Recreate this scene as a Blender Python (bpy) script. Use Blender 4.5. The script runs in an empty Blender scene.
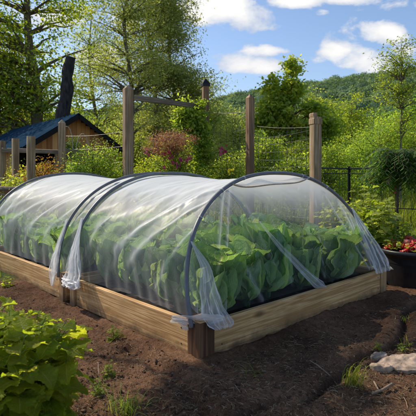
import bpy, math, random
import numpy as np
from mathutils import Vector

R = math.radians
sc = bpy.context.scene
col = sc.collection
RNG = np.random.default_rng(11)
random.seed(5)
F, HX, HY, CH = 456.0, 208.0, 174.0, 1.25      # focal length (px of a 416 px frame), principal column, horizon row, eye height


def at(px, py, d):
    """world point seen at (px, py) at depth d"""
    return np.array([(px - HX) / F * d, d, CH - (py - HY) / F * d])


def gx(px, d):
    return (px - HX) / F * d


# ----------------------------------------------------------------------------- tags
def tag(o, label=None, cat=None, group=None, kind=None):
    if label: o['label'] = label
    if cat: o['category'] = cat
    if group: o['group'] = group
    if kind: o['kind'] = kind
    return o


def empty(name, loc=(0, 0, 0), rz=0.0):
    o = bpy.data.objects.new(name, None)
    o.location = loc
    o.rotation_euler = (0, 0, rz)
    o.empty_display_size = .1
    col.objects.link(o)
    return o


def thing(name, label, cat, loc=(0, 0, 0), rz=0.0, group=None):
    return tag(empty(name, loc, rz), label, cat, group)


def copy_tree(o, parent=None):
    c = o.copy()
    col.objects.link(c)
    if parent is not None:
        c.parent = parent
    for ch in [x for x in col.objects if x.parent == o]:
        copy_tree(ch, c)
    return c


# ----------------------------------------------------------------------------- mesh builder
class MB:
    def __init__(s):
        s.v, s.f, s.a, s.b, s.n, s.uv = [], [], [], [], 0, []
        s.m = []

    def add(s, verts, faces, rnd=0.5, fold=0.0, uv=None, mat=0):
        verts = np.asarray(verts, float).reshape(-1, 3)
        faces = np.asarray(faces, int)
        n = len(verts)
        s.v.append(verts)
        s.f.append(faces + s.n)
        s.a.append(np.broadcast_to(np.asarray(rnd, float), (n,)).copy())
        s.b.append(np.broadcast_to(np.asarray(fold, float), (n,)).copy())
        s.uv.append(np.zeros((n, 2)) if uv is None else np.asarray(uv, float))
        s.m.append(np.full(len(faces), mat))
        s.n += n
        return s

    def grid(s, P, rnd=0.5, fold=0.0, uv=None, closed=False, mat=0):
        P = np.asarray(P, float)
        a, b = P.shape[:2]
        i, j = np.meshgrid(np.arange(a - 1), np.arange(b if closed else b - 1), indexing='ij')
        j2 = (j + 1) % b
        f = np.stack([i * b + j, (i + 1) * b + j, (i + 1) * b + j2, i * b + j2], -1).reshape(-1, 4)
        if not np.isscalar(rnd): rnd = np.asarray(rnd).reshape(-1)
        if not np.isscalar(fold): fold = np.asarray(fold).reshape(-1)
        if uv is not None: uv = np.asarray(uv).reshape(-1, 2)
        return s.add(P.reshape(-1, 3), f, rnd, fold, uv, mat)

    def tube(s, pts, rad, n=8, rnd=0.5, cap=True, mat=0):
        pts = np.asarray(pts, float)
        m = len(pts)
        rad = np.broadcast_to(np.asarray(rad, float), (m,))
        t = np.gradient(pts, axis=0)
        t /= np.linalg.norm(t, axis=1)[:, None] + 1e-9
        ref = np.array([0, 0, 1.]) if abs(t[0][2]) < .9 else np.array([1., 0, 0])
        rings = []
        for k in range(m):
            x = np.cross(t[k], ref); x /= np.linalg.norm(x) + 1e-9
            y = np.cross(t[k], x); ref = -np.cross(t[k], x) if False else ref
            an = np.arange(n) / n * 2 * np.pi
            rings.append(pts[k] + rad[k] * (np.cos(an)[:, None] * x + np.sin(an)[:, None] * y))
        s.grid(np.array(rings), rnd, closed=True, mat=mat)
        if cap:
            for k, sg in ((0, 1), (m - 1, -1)):
                b = s.n
                rr = np.vstack([rings[k], pts[k][None]])
                fc = [[i, (i + 1) % n, n, n] for i in range(n)]
                s.add(rr, [[q[0], q[1], q[2], q[2]] for q in fc], rnd, mat=mat)
        return s

    def box(s, c, d, ax=None, bev=0.0, rnd=0.5, mat=0):
        """box centred c, full dims d, axes rows ax; chamfered when bev > 0"""
        ax = np.eye(3) if ax is None else np.asarray(ax, float)
        h = np.asarray(d, float) / 2
        b = min(bev, h.min() * .9)
        if b <= 0:
            v = np.array([[x, y, z] for x in (-1, 1) for y in (-1, 1) for z in (-1, 1)], float) * h
            f = [[0, 1, 3, 2], [4, 6, 7, 5], [0, 4, 5, 1], [2, 3, 7, 6], [0, 2, 6, 4], [1, 5, 7, 3]]
            s.add(v @ ax + np.asarray(c), f, rnd, mat=mat)
        else:
            v, idx = [], {}
            for x in (-1, 1):
                for y in (-1, 1):
                    for z in (-1, 1):
                        for k in range(3):
                            p = np.array([x, y, z]) * h
                            for q in range(3):
                                if q != k: p[q] -= (x, y, z)[q] * b
                            idx[(x, y, z, k)] = len(v); v.append(p)
            f = []
            for k in range(3):
                o = [q for q in range(3) if q != k]
                for sg in (-1, 1):
                    ring = []
                    for a_, b_ in ((-1, -1), (1, -1), (1, 1), (-1, 1)):
                        t = [0, 0, 0]; t[k] = sg; t[o[0]] = a_; t[o[1]] = b_
                        ring.append(idx[(*t, k)])
                    f.append(ring if sg * (1 if k != 1 else -1) > 0 else ring[::-1])
            for k in range(3):      # edges along axis k
                o = [q for q in range(3) if q != k]
                for a_ in (-1, 1):
                    for b_ in (-1, 1):
                        r = []
                        for e in (-1, 1):
                            t = [0, 0, 0]; t[k] = e; t[o[0]] = a_; t[o[1]] = b_
                            r.append((idx[(*t, o[0])], idx[(*t, o[1])]))
                        f.append([r[0][0], r[1][0], r[1][1], r[0][1]])
            for x in (-1, 1):
                for y in (-1, 1):
                    for z in (-1, 1):
                        q = [idx[(x, y, z, k)] for k in range(3)]
                        f.append([q[0], q[1], q[2], q[2]])
            s.add(np.array(v) @ ax + np.asarray(c), f, rnd, mat=mat)
        return s

    def mesh(s, name, mats=(), smooth=False):
        me = bpy.data.meshes.new(name)
        V = np.vstack(s.v); Fc = np.vstack(s.f).astype(np.int32)
        MI = np.concatenate(s.m).astype(np.int32)
        tri = Fc[:, 2] == Fc[:, 3]
        cnt = np.where(tri, 3, 4)
        keep = np.ones((len(Fc), 4), bool); keep[tri, 3] = False
        li = Fc[keep]
        st = np.concatenate([[0], np.cumsum(cnt)[:-1]])
        me.vertices.add(len(V)); me.vertices.foreach_set('co', V.astype(np.float32).ravel())
        me.loops.add(len(li)); me.loops.foreach_set('vertex_index', li)
        me.polygons.add(len(Fc)); me.polygons.foreach_set('loop_start', st.astype(np.int32))
        me.polygons.foreach_set('loop_total', cnt.astype(np.int32))
        me.polygons.foreach_set('use_smooth', np.full(len(Fc), smooth))
        for m in mats: me.materials.append(m)
        me.polygons.foreach_set('material_index', MI)
        me.update(calc_edges=True)
        for nm, arr in (('rnd', s.a), ('fold', s.b)):
            at_ = me.attributes.new(nm, 'FLOAT', 'POINT')
            at_.data.foreach_set('value', np.concatenate(arr).astype(np.float32))
        UV = np.vstack(s.uv)
        ul = me.uv_layers.new(name='UVMap')
        ul.data.foreach_set('uv', UV[li].astype(np.float32).ravel())
        return me

    def build(s, name, mats, parent=None, smooth=False, loc=None):
        if not isinstance(mats, (list, tuple)): mats = [mats]
        o = bpy.data.objects.new(name, s.mesh(name, mats, smooth))
        col.objects.link(o)
        if parent is not None: o.parent = parent
        if loc is not None: o.location = loc
        return o


# ----------------------------------------------------------------------------- numpy noise
_T = np.random.default_rng(3).random((256, 256))


def vnoise(x, y):
    xi, yi = np.floor(x).astype(int), np.floor(y).astype(int)
    fx, fy = x - xi, y - yi
    fx, fy = fx * fx * (3 - 2 * fx), fy * fy * (3 - 2 * fy)
    g = lambda a, b: _T[a & 255, b & 255]
    return (g(xi, yi) * (1 - fx) + g(xi + 1, yi) * fx) * (1 - fy) + (g(xi, yi + 1) * (1 - fx) + g(xi + 1, yi + 1) * fx) * fy


def fbm(x, y, sc_=1.0, oct_=4, gain=.5):
    r, a, t = 0, 1, 0
    for k in range(oct_):
        r = r + a * (vnoise(x * sc_ + 17.3 * k, y * sc_ + 5.1 * k) - .5); t += a
        a *= gain; sc_ *= 2.03
    return r / t * 2


def sstep(a, b, x):
    t = np.clip((x - a) / (b - a), 0, 1)
    return t * t * (3 - 2 * t)


# ----------------------------------------------------------------------------- node helpers
def new_mat(name):
    m = bpy.data.materials.new(name)
    m.use_nodes = True
    nt = m.node_tree
    nt.nodes.clear()
    out = nt.nodes.new('ShaderNodeOutputMaterial')
    return m, nt, out


def N(nt, t, **kw):
    n = nt.nodes.new(t)
    for k, v in kw.items():
        if k in n.inputs.keys() if isinstance(k, str) else False:
            n.inputs[k].default_value = v
        else:
            setattr(n, k, v)
    return n


def val(nt, op, a, b=None, c=None, clamp=False):
    n = nt.nodes.new('ShaderNodeMath'); n.operation = op; n.use_clamp = clamp
    for i, x in enumerate((a, b, c)):
        if x is None: continue
        if isinstance(x, (int, float)): n.inputs[i].default_value = x
        else: nt.links.new(x, n.inputs[i])
    return n.outputs[0]


def ramp(nt, fac, stops, interp='LINEAR'):
    n = nt.nodes.new('ShaderNodeValToRGB')
    cr = n.color_ramp; cr.interpolation = interp
    while len(cr.elements) < len(stops): cr.elements.new(.5)
    for e, (p, c) in zip(cr.elements, stops):
        e.position = p; e.color = (*c, 1) if len(c) == 3 else c
    nt.links.new(fac, n.inputs[0])
    return n.outputs[0]


def mixc(nt, fac, a, b, mode='MIX'):
    n = nt.nodes.new('ShaderNodeMix'); n.data_type = 'RGBA'; n.blend_type = mode
    for i, x in ((0, fac), (6, a), (7, b)):
        if isinstance(x, (int, float)): n.inputs[i].default_value = x
        elif isinstance(x, tuple): n.inputs[i].default_value = (*x, 1)
        else: nt.links.new(x, n.inputs[i])
    return n.outputs[2]


def noise(nt, vec, scale, detail=4, rough=.55, dist=0.0):
    n = nt.nodes.new('ShaderNodeTexNoise')
    n.inputs['Scale'].default_value = scale; n.inputs['Detail'].default_value = detail
    n.inputs['Roughness'].default_value = rough; n.inputs['Distortion'].default_value = dist
    if vec is not None: nt.links.new(vec, n.inputs['Vector'])
    return n.outputs['Fac']


def coords(nt, kind='Object', scale=None, loc=None):
    tc = nt.nodes.new('ShaderNodeTexCoord')
    o = tc.outputs[kind]
    if scale is not None or loc is not None:
        mp = nt.nodes.new('ShaderNodeMapping')
        if scale is not None: mp.inputs['Scale'].default_value = scale
        if loc is not None: mp.inputs['Location'].default_value = loc
        nt.links.new(o, mp.inputs['Vector']); o = mp.outputs[0]
    return o


def bump(nt, h, strength=.3, dist=.02):
    b = nt.nodes.new('ShaderNodeBump')
    b.inputs['Strength'].default_value = strength; b.inputs['Distance'].default_value = dist
    nt.links.new(h, b.inputs['Height'])
    return b.outputs[0]


def principled(nt, out, colr, rough=.7, nrm=None, metal=0.0, spec=.4):
    p = nt.nodes.new('ShaderNodeBsdfPrincipled')
    p.inputs['Specular IOR Level'].default_value = spec
    p.inputs['Metallic'].default_value = metal
    for k, x in (('Base Color', colr), ('Roughness', rough)):
        if isinstance(x, (int, float)): p.inputs[k].default_value = x
        elif isinstance(x, tuple): p.inputs[k].default_value = (*x, 1)
        else: nt.links.new(x, p.inputs[k])
    if nrm is not None: nt.links.new(nrm, p.inputs['Normal'])
    if out is not None: nt.links.new(p.outputs[0], out.inputs['Surface'])
    return p


def attr(nt, name):
    n = nt.nodes.new('ShaderNodeAttribute'); n.attribute_name = name
    return n.outputs['Fac']


# ----------------------------------------------------------------------------- materials
def leaf_mat(name, dark, mid, light, trans=.45, rough=.5, veins=0, spec=.35, tgain=1.6):
    m, nt, out = new_mat(name)
    r = attr(nt, 'rnd')
    oi = nt.nodes.new('ShaderNodeObjectInfo')
    n = noise(nt, coords(nt, 'Object'), 3.0 if veins else .9, 3)
    v = val(nt, 'ADD', val(nt, 'MULTIPLY', r, .75), val(nt, 'MULTIPLY', n, .3), clamp=True)
    c = ramp(nt, v, [(0.1, dark), (.5, mid), (.9, light)])
    hs = nt.nodes.new('ShaderNodeHueSaturation')
    nt.links.new(c, hs.inputs['Color'])
    nt.links.new(val(nt, 'MULTIPLY_ADD', oi.outputs['Random'], .03, .485), hs.inputs['Hue'])
    nt.links.new(val(nt, 'MULTIPLY_ADD', oi.outputs['Random'], .3, .85), hs.inputs['Value'])
    c = hs.outputs[0]
    nrm = None
    if veins:
        uv = nt.nodes.new('ShaderNodeUVMap'); uv.uv_map = 'UVMap'
        sp = nt.nodes.new('ShaderNodeSeparateXYZ'); nt.links.new(uv.outputs[0], sp.inputs[0])
        u, w = sp.outputs[0], val(nt, 'ABSOLUTE', sp.outputs[1])
        mid_ = val(nt, 'SUBTRACT', 1.0, val(nt, 'DIVIDE', w, .085), clamp=True)
        ph = val(nt, 'MULTIPLY', val(nt, 'SUBTRACT', u, val(nt, 'MULTIPLY', w, .38)), 7.0)
        fr = val(nt, 'ABSOLUTE', val(nt, 'SUBTRACT', val(nt, 'FRACT', ph), .5))
        side = val(nt, 'SUBTRACT', 1.0, val(nt, 'DIVIDE', fr, .10), clamp=True)
        side = val(nt, 'MULTIPLY', side, val(nt, 'SUBTRACT', 1.0, w, clamp=True))
        ph2 = val(nt, 'MULTIPLY', val(nt, 'ADD', val(nt, 'MULTIPLY', u, 1.2), val(nt, 'MULTIPLY', w, 1.9)), 9.0)
        fr2 = val(nt, 'ABSOLUTE', val(nt, 'SUBTRACT', val(nt, 'FRACT', ph2), .5))
        ter = val(nt, 'MULTIPLY', val(nt, 'SUBTRACT', 1.0, val(nt, 'DIVIDE', fr2, .09), clamp=True), .3)
        vn = val(nt, 'MAXIMUM', val(nt, 'MAXIMUM', mid_, val(nt, 'MULTIPLY', side, .8)), ter)
        c = mixc(nt, val(nt, 'MULTIPLY', vn, .72), c, tuple(min(.8, x * 1.4 + .14) for x in light))
        hgt = val(nt, 'ADD', val(nt, 'MULTIPLY', vn, -1.0), val(nt, 'MULTIPLY', noise(nt, coords(nt, 'UV'), 11, 4, .6), 2.2))
        nrm = bump(nt, hgt, 1.0, .010)
    p = principled(nt, None, c, rough, nrm, spec=spec)
    t = nt.nodes.new('ShaderNodeBsdfTranslucent')
    tc = mixc(nt, 1.0, c, (tgain * 1.05, tgain, tgain * .35), 'MULTIPLY')
    nt.links.new(tc, t.inputs['Color'])
    if nrm is not None: nt.links.new(nrm, t.inputs['Normal'])
    mx = nt.nodes.new('ShaderNodeMixShader'); mx.inputs[0].default_value = trans
    nt.links.new(p.outputs[0], mx.inputs[1]); nt.links.new(t.outputs[0], mx.inputs[2])
    nt.links.new(mx.outputs[0], out.inputs['Surface'])
    return m


def bark_mat(name, a, b, scale=6):
    m, nt, out = new_mat(name)
    co = coords(nt, 'Object', (scale, scale, scale * .25))
    n = noise(nt, co, 3, 6, .65)
    c = ramp(nt, n, [(.3, a), (.7, b)])
    principled(nt, out, c, .9, bump(nt, n, .8, .04), spec=.2)
    return m


def wood_mat(name, a, b, c3, axis=0, gs=1.0, rough=.65, knots=True, dirt=False):
    """sawn timber with grain running along the given object axis"""
    m, nt, out = new_mat(name)
    s1 = [17 * gs] * 3; s1[axis] = .55 * gs
    s2 = [150 * gs] * 3; s2[axis] = 2.4 * gs
    oi = nt.nodes.new('ShaderNodeObjectInfo')
    tc = nt.nodes.new('ShaderNodeTexCoord')
    ad = nt.nodes.new('ShaderNodeVectorMath'); ad.operation = 'MULTIPLY_ADD'
    nt.links.new(oi.outputs['Random'], ad.inputs[0]); ad.inputs[1].default_value = (7, 3, 5)
    nt.links.new(tc.outputs['Object'], ad.inputs[2])

    def mp(s):
        q = nt.nodes.new('ShaderNodeMapping'); q.inputs['Scale'].default_value = s
        nt.links.new(ad.outputs[0], q.inputs['Vector']); return q.outputs[0]
    n1 = noise(nt, mp(s1), 1.0, 3, .5, .35)
    rings = val(nt, 'FRACT', val(nt, 'MULTIPLY', n1, 5.0))
    rings = val(nt, 'POWER', val(nt, 'ABSOLUTE', val(nt, 'MULTIPLY_ADD', rings, 2, -1)), 1.6)
    n2 = noise(nt, mp(s2), 1.0, 3, .7)
    f = val(nt, 'ADD', val(nt, 'MULTIPLY', rings, .55), val(nt, 'MULTIPLY', n2, .45))
    c = ramp(nt, f, [(.15, a), (.5, b), (.85, c3)])
    n3 = noise(nt, mp([1.6, 1.6, 1.6]), 1.0, 4, .6)
    c = mixc(nt, ramp(nt, n3, [(.4, (0, 0, 0)), (.7, (.55, .55, .55))]), c, tuple(x * .55 for x in a))
    if knots:
        vo = nt.nodes.new('ShaderNodeTexVoronoi'); vo.inputs['Scale'].default_value = 1.0
        s = [4.5] * 3; s[axis] = 1.8
        nt.links.new(mp(s), vo.inputs['Vector'])
        k = ramp(nt, vo.outputs['Distance'], [(.05, (1, 1, 1)), (.16, (0, 0, 0))])
        c = mixc(nt, val(nt, 'MULTIPLY', k, .8), c, tuple(x * .3 for x in a))
    if dirt:
        gm = nt.nodes.new('ShaderNodeNewGeometry')
        sp = nt.nodes.new('ShaderNodeSeparateXYZ'); nt.links.new(gm.outputs['Position'], sp.inputs[0])
        d = noise(nt, tc.outputs['Object'], 9, 4, .7)
        dz = val(nt, 'SUBTRACT', .085, val(nt, 'ADD', sp.outputs[2], val(nt, 'MULTIPLY', val(nt, 'SUBTRACT', d, .5), .16)))
        dz = val(nt, 'MULTIPLY', dz, 14, clamp=True)
        c = mixc(nt, val(nt, 'MULTIPLY', dz, .75), c, (.075, .045, .028))
    principled(nt, out, c, rough, bump(nt, f, .35, .004), spec=.3)
    return m


def gauze_mat(name, base=.26, rep=1.0):
    m, nt, out = new_mat(name)
    g = nt.nodes.new('ShaderNodeNewGeometry')
    dt = nt.nodes.new('ShaderNodeVectorMath'); dt.operation = 'DOT_PRODUCT'
    nt.links.new(g.outputs['Normal'], dt.inputs[0]); nt.links.new(g.outputs['Incoming'], dt.inputs[1])
    c = val(nt, 'MAXIMUM', val(nt, 'ABSOLUTE', dt.outputs['Value']), .13)
    n = noise(nt, coords(nt, 'Object'), 2.2, 3, .5)
    n2 = noise(nt, coords(nt, 'Object'), 60, 2, .5)
    a0 = val(nt, 'MULTIPLY', val(nt, 'ADD', base - .35 * base, val(nt, 'MULTIPLY', n, .7 * base)), 1.0)
    a0 = val(nt, 'ADD', a0, val(nt, 'MULTIPLY', val(nt, 'SUBTRACT', n2, .5), .10 * base))
    a0 = val(nt, 'ADD', a0, attr(nt, 'fold'))
    a0 = val(nt, 'MINIMUM', val(nt, 'MAXIMUM', a0, .01), .97)
    al = val(nt, 'SUBTRACT', 1.0, val(nt, 'POWER', val(nt, 'SUBTRACT', 1.0, a0), val(nt, 'DIVIDE', rep, c)), clamp=True)
    df = nt.nodes.new('ShaderNodeBsdfDiffuse'); df.inputs['Color'].default_value = (.93, .93, .95, 1)
    tl = nt.nodes.new('ShaderNodeBsdfTranslucent'); tl.inputs['Color'].default_value = (.92, .92, .93, 1)
    gl = nt.nodes.new('ShaderNodeBsdfGlossy'); gl.inputs['Roughness'].default_value = .38
    gl.inputs['Color'].default_value = (.9, .9, .92, 1)
    m1 = nt.nodes.new('ShaderNodeMixShader'); m1.inputs[0].default_value = .45
    nt.links.new(df.outputs[0], m1.inputs[1]); nt.links.new(tl.outputs[0], m1.inputs[2])
    m2 = nt.nodes.new('ShaderNodeMixShader'); m2.inputs[0].default_value = .05
    nt.links.new(m1.outputs[0], m2.inputs[1]); nt.links.new(gl.outputs[0], m2.inputs[2])
    tr = nt.nodes.new('ShaderNodeBsdfTransparent')
    m3 = nt.nodes.new('ShaderNodeMixShader'); nt.links.new(al, m3.inputs[0])
    nt.links.new(tr.outputs[0], m3.inputs[1]); nt.links.new(m2.outputs[0], m3.inputs[2])
    nt.links.new(m3.outputs[0], out.inputs['Surface'])
    return m


def plain_mat(name, c, rough=.6, metal=0.0, var=.25, bs=20, spec=.4):
    m, nt, out = new_mat(name)
    n = noise(nt, coords(nt, 'Object'), bs, 4, .6)
    cc = ramp(nt, n, [(.3, tuple(x * (1 - var) for x in c)), (.7, tuple(min(1, x * (1 + var)) for x in c))])
    principled(nt, out, cc, rough, bump(nt, n, .15, .004), metal, spec)
    return m


def ground_mat():
    m, nt, out = new_mat('ground_soil_and_grass')
    co = coords(nt, 'Object')
    n1 = noise(nt, co, 2.2, 5, .6)
    n2 = noise(nt, co, 26, 5, .7)
    n3 = noise(nt, co, 190, 4, .75)
    f = val(nt, 'ADD', val(nt, 'MULTIPLY', n1, .28), val(nt, 'ADD', val(nt, 'MULTIPLY', n2, .27), val(nt, 'MULTIPLY', n3, .45)))
    soil = ramp(nt, f, [(.38, (.032, .015, .009)), (.47, (.165, .084, .046)), (.56, (.33, .18, .10)), (.67, (.54, .36, .22))])
    # pale fibres lying in the soil: two stretched noises
    fib = None
    for s, rot in (((150, 9, 60), .5), ((9, 150, 60), .3), ((120, 8, 60), -.9)):
        mp = nt.nodes.new('ShaderNodeMapping'); mp.inputs['Scale'].default_value = s
        mp.inputs['Rotation'].default_value = (0, 0, rot)
        nt.links.new(co, mp.inputs['Vector'])
        q = ramp(nt, noise(nt, mp.outputs[0], 1, 2, .5), [(.66, (0, 0, 0)), (.72, (1, 1, 1))])
        fib = q if fib is None else val(nt, 'MAXIMUM', fib, q)
    soil = mixc(nt, val(nt, 'MULTIPLY', fib, .45), soil, (.30, .21, .13))
    moist = ramp(nt, noise(nt, co, .8, 3, .6), [(.42, (1, 1, 1)), (.62, (.62, .58, .56))])
    soil = mixc(nt, 1.0, soil, moist, 'MULTIPLY')
    grass = ramp(nt, noise(nt, co, 14, 5, .7), [(.3, (.03, .055, .012)), (.55, (.075, .12, .022)), (.75, (.15, .20, .045))])
    mask = attr(nt, 'rnd')
    c = mixc(nt, mask, soil, grass)
    h = val(nt, 'ADD', val(nt, 'MULTIPLY', n2, 1.0), val(nt, 'MULTIPLY', n3, .45))
    h = val(nt, 'ADD', h, val(nt, 'MULTIPLY', fib, .12))
    principled(nt, out, c, .95, bump(nt, h, 1.0, .03), spec=.15)
    return m


M = {}
M['ground'] = ground_mat()
M['pine'] = wood_mat('pale_pine_board', (.40, .205, .075), (.62, .37, .155), (.78, .52, .26), 0, 1.35, dirt=True)
M['pine_v'] = wood_mat('pale_pine_post', (.30, .17, .075), (.47, .29, .14), (.60, .42, .23), 2, dirt=True)
M['cedar'] = wood_mat('dark_cedar_post', (.05, .022, .011), (.13, .06, .028), (.20, .10, .05), 2, knots=False)
M['grey_wood'] = wood_mat('weathered_fence_post', (.21, .13, .065), (.38, .265, .15), (.52, .40, .25), 2)
M['brown_wood'] = wood_mat('brown_fence_post', (.16, .085, .042), (.29, .165, .09), (.42, .27, .15), 2)
M['rail_wood'] = wood_mat('weathered_rail', (.12, .09, .055), (.22, .17, .11), (.33, .27, .19), 0)
M['pipe'] = plain_mat('grey_plastic_pipe', (.15, .155, .165), .42, var=.15)
M['clip'] = plain_mat('pale_plastic_clip', (.36, .36, .36), .5)
M['cane'] = plain_mat('pale_cane', (.34, .30, .22), .7)
M['cord'] = plain_mat('tan_cord', (.50, .38, .25), .7)
M['gauze'] = gauze_mat('white_garden_fleece', .125)
M['gauze_end'] = gauze_mat('clear_end_fleece', .030)
M['gauze_thick'] = gauze_mat('gathered_fleece', .40)
M['bed_soil'] = plain_mat('dark_bed_soil', (.028, .018, .013), .95, var=.5, bs=30)
M['black'] = plain_mat('black_metal', (.012, .012, .013), .45, .3)
M['wire'] = plain_mat('grey_wire', (.07, .07, .065), .5, .6)
M['tub'] = plain_mat('black_plastic_tub', (.014, .015, .018), .38, var=.3)
M['stone'] = plain_mat('pale_flat_stone', (.36, .265, .195), .9, var=.5, bs=26, spec=.15)
M['cabbage'] = leaf_mat('cabbage_leaf', (.10, .23, .10), (.26, .44, .22), (.50, .64, .42), .48, .45, 1, .4, 1.6)
M['bright'] = leaf_mat('bright_herb_leaf', (.20, .34, .03), (.42, .57, .05), (.60, .64, .10), .66, .4, 1, .4, 1.5)
M['lime'] = leaf_mat('lime_leaf', (.18, .29, .04), (.36, .48, .07), (.55, .62, .14), .5, .5, 1)
M['tree_dark'] = leaf_mat('dark_tree_leaf', (0.095, 0.142, 0.021), (0.209, 0.278, 0.033), (0.512, 0.535, 0.057), .58)
M['tree_mid'] = leaf_mat('mid_tree_leaf', (0.140, 0.197, 0.029), (0.297, 0.365, 0.047), (0.595, 0.620, 0.083), .58)
M['tree_olive'] = leaf_mat('olive_tree_leaf', (0.167, 0.207, 0.085), (0.320, 0.375, 0.146), (0.459, 0.484, 0.253), .58)
M['tree_bright'] = leaf_mat('bright_tree_leaf', (0.091, 0.163, 0.026), (0.221, 0.325, 0.046), (0.429, 0.520, 0.091), .58)
M['tree_lime'] = leaf_mat('lime_tree_leaf', (0.112, 0.188, 0.037), (0.250, 0.350, 0.062), (0.500, 0.575, 0.125), .58)
M['tree_fresh'] = leaf_mat('fresh_tree_leaf', (0.162, 0.255, 0.043), (0.324, 0.480, 0.072), (0.583, 0.620, 0.130), .58)
M['hill_haze_leaf'] = leaf_mat('hazed_forest_leaf', (.085, .135, .085), (.17, .235, .115), (.29, .34, .15), .25, .9, spec=.05)  # distance haze is put into these paler, bluish leaf colours
M['fern'] = leaf_mat('dark_fern_leaf', (0.035, 0.084, 0.028), (0.084, 0.168, 0.042), (0.182, 0.294, 0.070), .58, .35)
M['grass'] = leaf_mat('grass_blade', (0.094, 0.138, 0.018), (0.203, 0.262, 0.034), (0.421, 0.442, 0.084), .5)
M['straw'] = leaf_mat('dry_straw', (.07, .042, .026), (.17, .11, .068), (.34, .25, .16), .15, .8, spec=.1)
M['redbrown'] = leaf_mat('bronze_leaf', (0.147, 0.069, 0.033), (0.294, 0.127, 0.055), (0.336, 0.255, 0.064), .58)
M['pinkleaf'] = leaf_mat('pinkish_shrub_top', (.26, .10, .09), (.44, .21, .18), (.48, .34, .22), .45, tgain=1.2)
M['petal'] = leaf_mat('magenta_petal', (.32, .02, .10), (.50, .04, .18), (.65, .12, .30), .35, tgain=1.1)
M['petal_y'] = leaf_mat('yellow_petal', (.6, .42, .02), (.75, .55, .03), (.85, .65, .06), .35, tgain=1.1)
M['bark'] = bark_mat('brown_bark', (.08, .058, .038), (.20, .15, .11))
M['bark_grey'] = bark_mat('grey_bark', (.10, .085, .06), (.24, .20, .15))
M['char'] = bark_mat('charred_bark', (.010, .009, .009), (.075, .066, .060), 5)
M['red'] = plain_mat('red_pepper_skin', (.46, .016, .014), .5, var=.6, bs=9, spec=.3)
M['orange'] = plain_mat('golden_pepper_skin', (.55, .25, .04), .3, var=.4, bs=6, spec=.6)
M['pink'] = plain_mat('pale_pink_skin', (.50, .15, .10), .5, var=.3, bs=6)
M['green_skin'] = plain_mat('yellow_green_skin', (.30, .33, .05), .35, var=.4, bs=6)
M['tagred'] = plain_mat('red_tag_plastic', (.6, .03, .02), .4)


# ============================================================================= CAMERA / LIGHT / SKY
cam_d = bpy.data.cameras.new('camera')
cam = bpy.data.objects.new('camera', cam_d)
col.objects.link(cam)
cam.location = (0, 0, CH)
cam.rotation_euler = (R(90), 0, 0)
cam_d.sensor_width = 36
cam_d.lens = 36 * F / 416
cam_d.shift_y = -(208 - HY) / 416
cam_d.clip_end = 5000
cam_d.clip_start = .05
cam_d.dof.use_dof = True
cam_d.dof.focus_distance = 4.0
cam_d.dof.aperture_fstop = 5.0
sc.camera = cam

SUN_AZ = np.array([-.84, .54]); SUN_AZ /= np.linalg.norm(SUN_AZ)
SUN_EL = R(43)
SD = Vector((SUN_AZ[0] * math.cos(SUN_EL), SUN_AZ[1] * math.cos(SUN_EL), math.sin(SUN_EL)))
sd = bpy.data.lights.new('sun', 'SUN')
sd.energy = 5.0; sd.angle = R(.5); sd.color = (1, .90, .72)
so = bpy.data.objects.new('sun', sd); col.objects.link(so)
so.location = (0, 0, 30)
so.rotation_euler = SD.to_track_quat('Z', 'Y').to_euler()

w = bpy.data.worlds.new('World'); sc.world = w; w.use_nodes = True
nt = w.node_tree; nt.nodes.clear()
wo = nt.nodes.new('ShaderNodeOutputWorld')
sky = nt.nodes.new('ShaderNodeTexSky'); sky.sky_type = 'NISHITA'; sky.sun_disc = False
sky.sun_elevation = SUN_EL; sky.sun_rotation = math.atan2(SUN_AZ[0], SUN_AZ[1]) % (2 * math.pi)
sky.air_density = 1.0; sky.dust_density = .6; sky.ozone_density = 2.0
tc = nt.nodes.new('ShaderNodeTexCoord')
sp = nt.nodes.new('ShaderNodeSeparateXYZ'); nt.links.new(tc.outputs['Generated'], sp.inputs[0])
yy = val(nt, 'MAXIMUM', sp.outputs[1], .08)
A, B = val(nt, 'DIVIDE', sp.outputs[0], yy), val(nt, 'DIVIDE', sp.outputs[2], yy)
mpn = nt.nodes.new('ShaderNodeMapping'); mpn.inputs['Scale'].default_value = (1, 1, 1.9)
nt.links.new(tc.outputs['Generated'], mpn.inputs['Vector'])
nb = noise(nt, mpn.outputs[0], 9.0, 8, .58, .25)
nf = noise(nt, mpn.outputs[0], 3.0, 4, .55)
blobs = [(222, 4, 34, 19, 1.15), (240, 22, 15, 9, .6), (205, 14, 16, 16, .9), (296, 1, 32, 7, 1.0), (345, 0, 30, 6, .9),
         (268, 50, 19, 5, .8), (256, 66, 28, 7, .8), (340, 53, 16, 8, .95), (362, 60, 22, 12, 1.05), (388, 33, 17, 11, 1.1),
         (318, 60, 12, 6, .6), (402, 6, 24, 9, .6), (322, 12, 9, 5, .5), (95, 52, 18, 9, 1.0), (180, 82, 22, 8, .7), (410, 50, 20, 8, .5),
         (60, 20, 25, 12, .7), (130, 20, 20, 10, .5)]
acc = None
for (cx, cy, rx, ry, s) in blobs:
    a_ = val(nt, 'MULTIPLY', val(nt, 'SUBTRACT', A, (cx - HX) / F), F / rx)
    b_ = val(nt, 'MULTIPLY', val(nt, 'SUBTRACT', B, (HY - cy) / F), F / ry)
    d2 = val(nt, 'ADD', val(nt, 'MULTIPLY', a_, a_), val(nt, 'MULTIPLY', b_, b_))
    g = val(nt, 'MULTIPLY', val(nt, 'EXPONENT', val(nt, 'MULTIPLY', d2, -.55)), s)
    acc = g if acc is None else val(nt, 'MAXIMUM', acc, g)
cl = val(nt, 'ADD', acc, val(nt, 'MULTIPLY', val(nt, 'SUBTRACT', nb, .5), 2.3))
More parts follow.
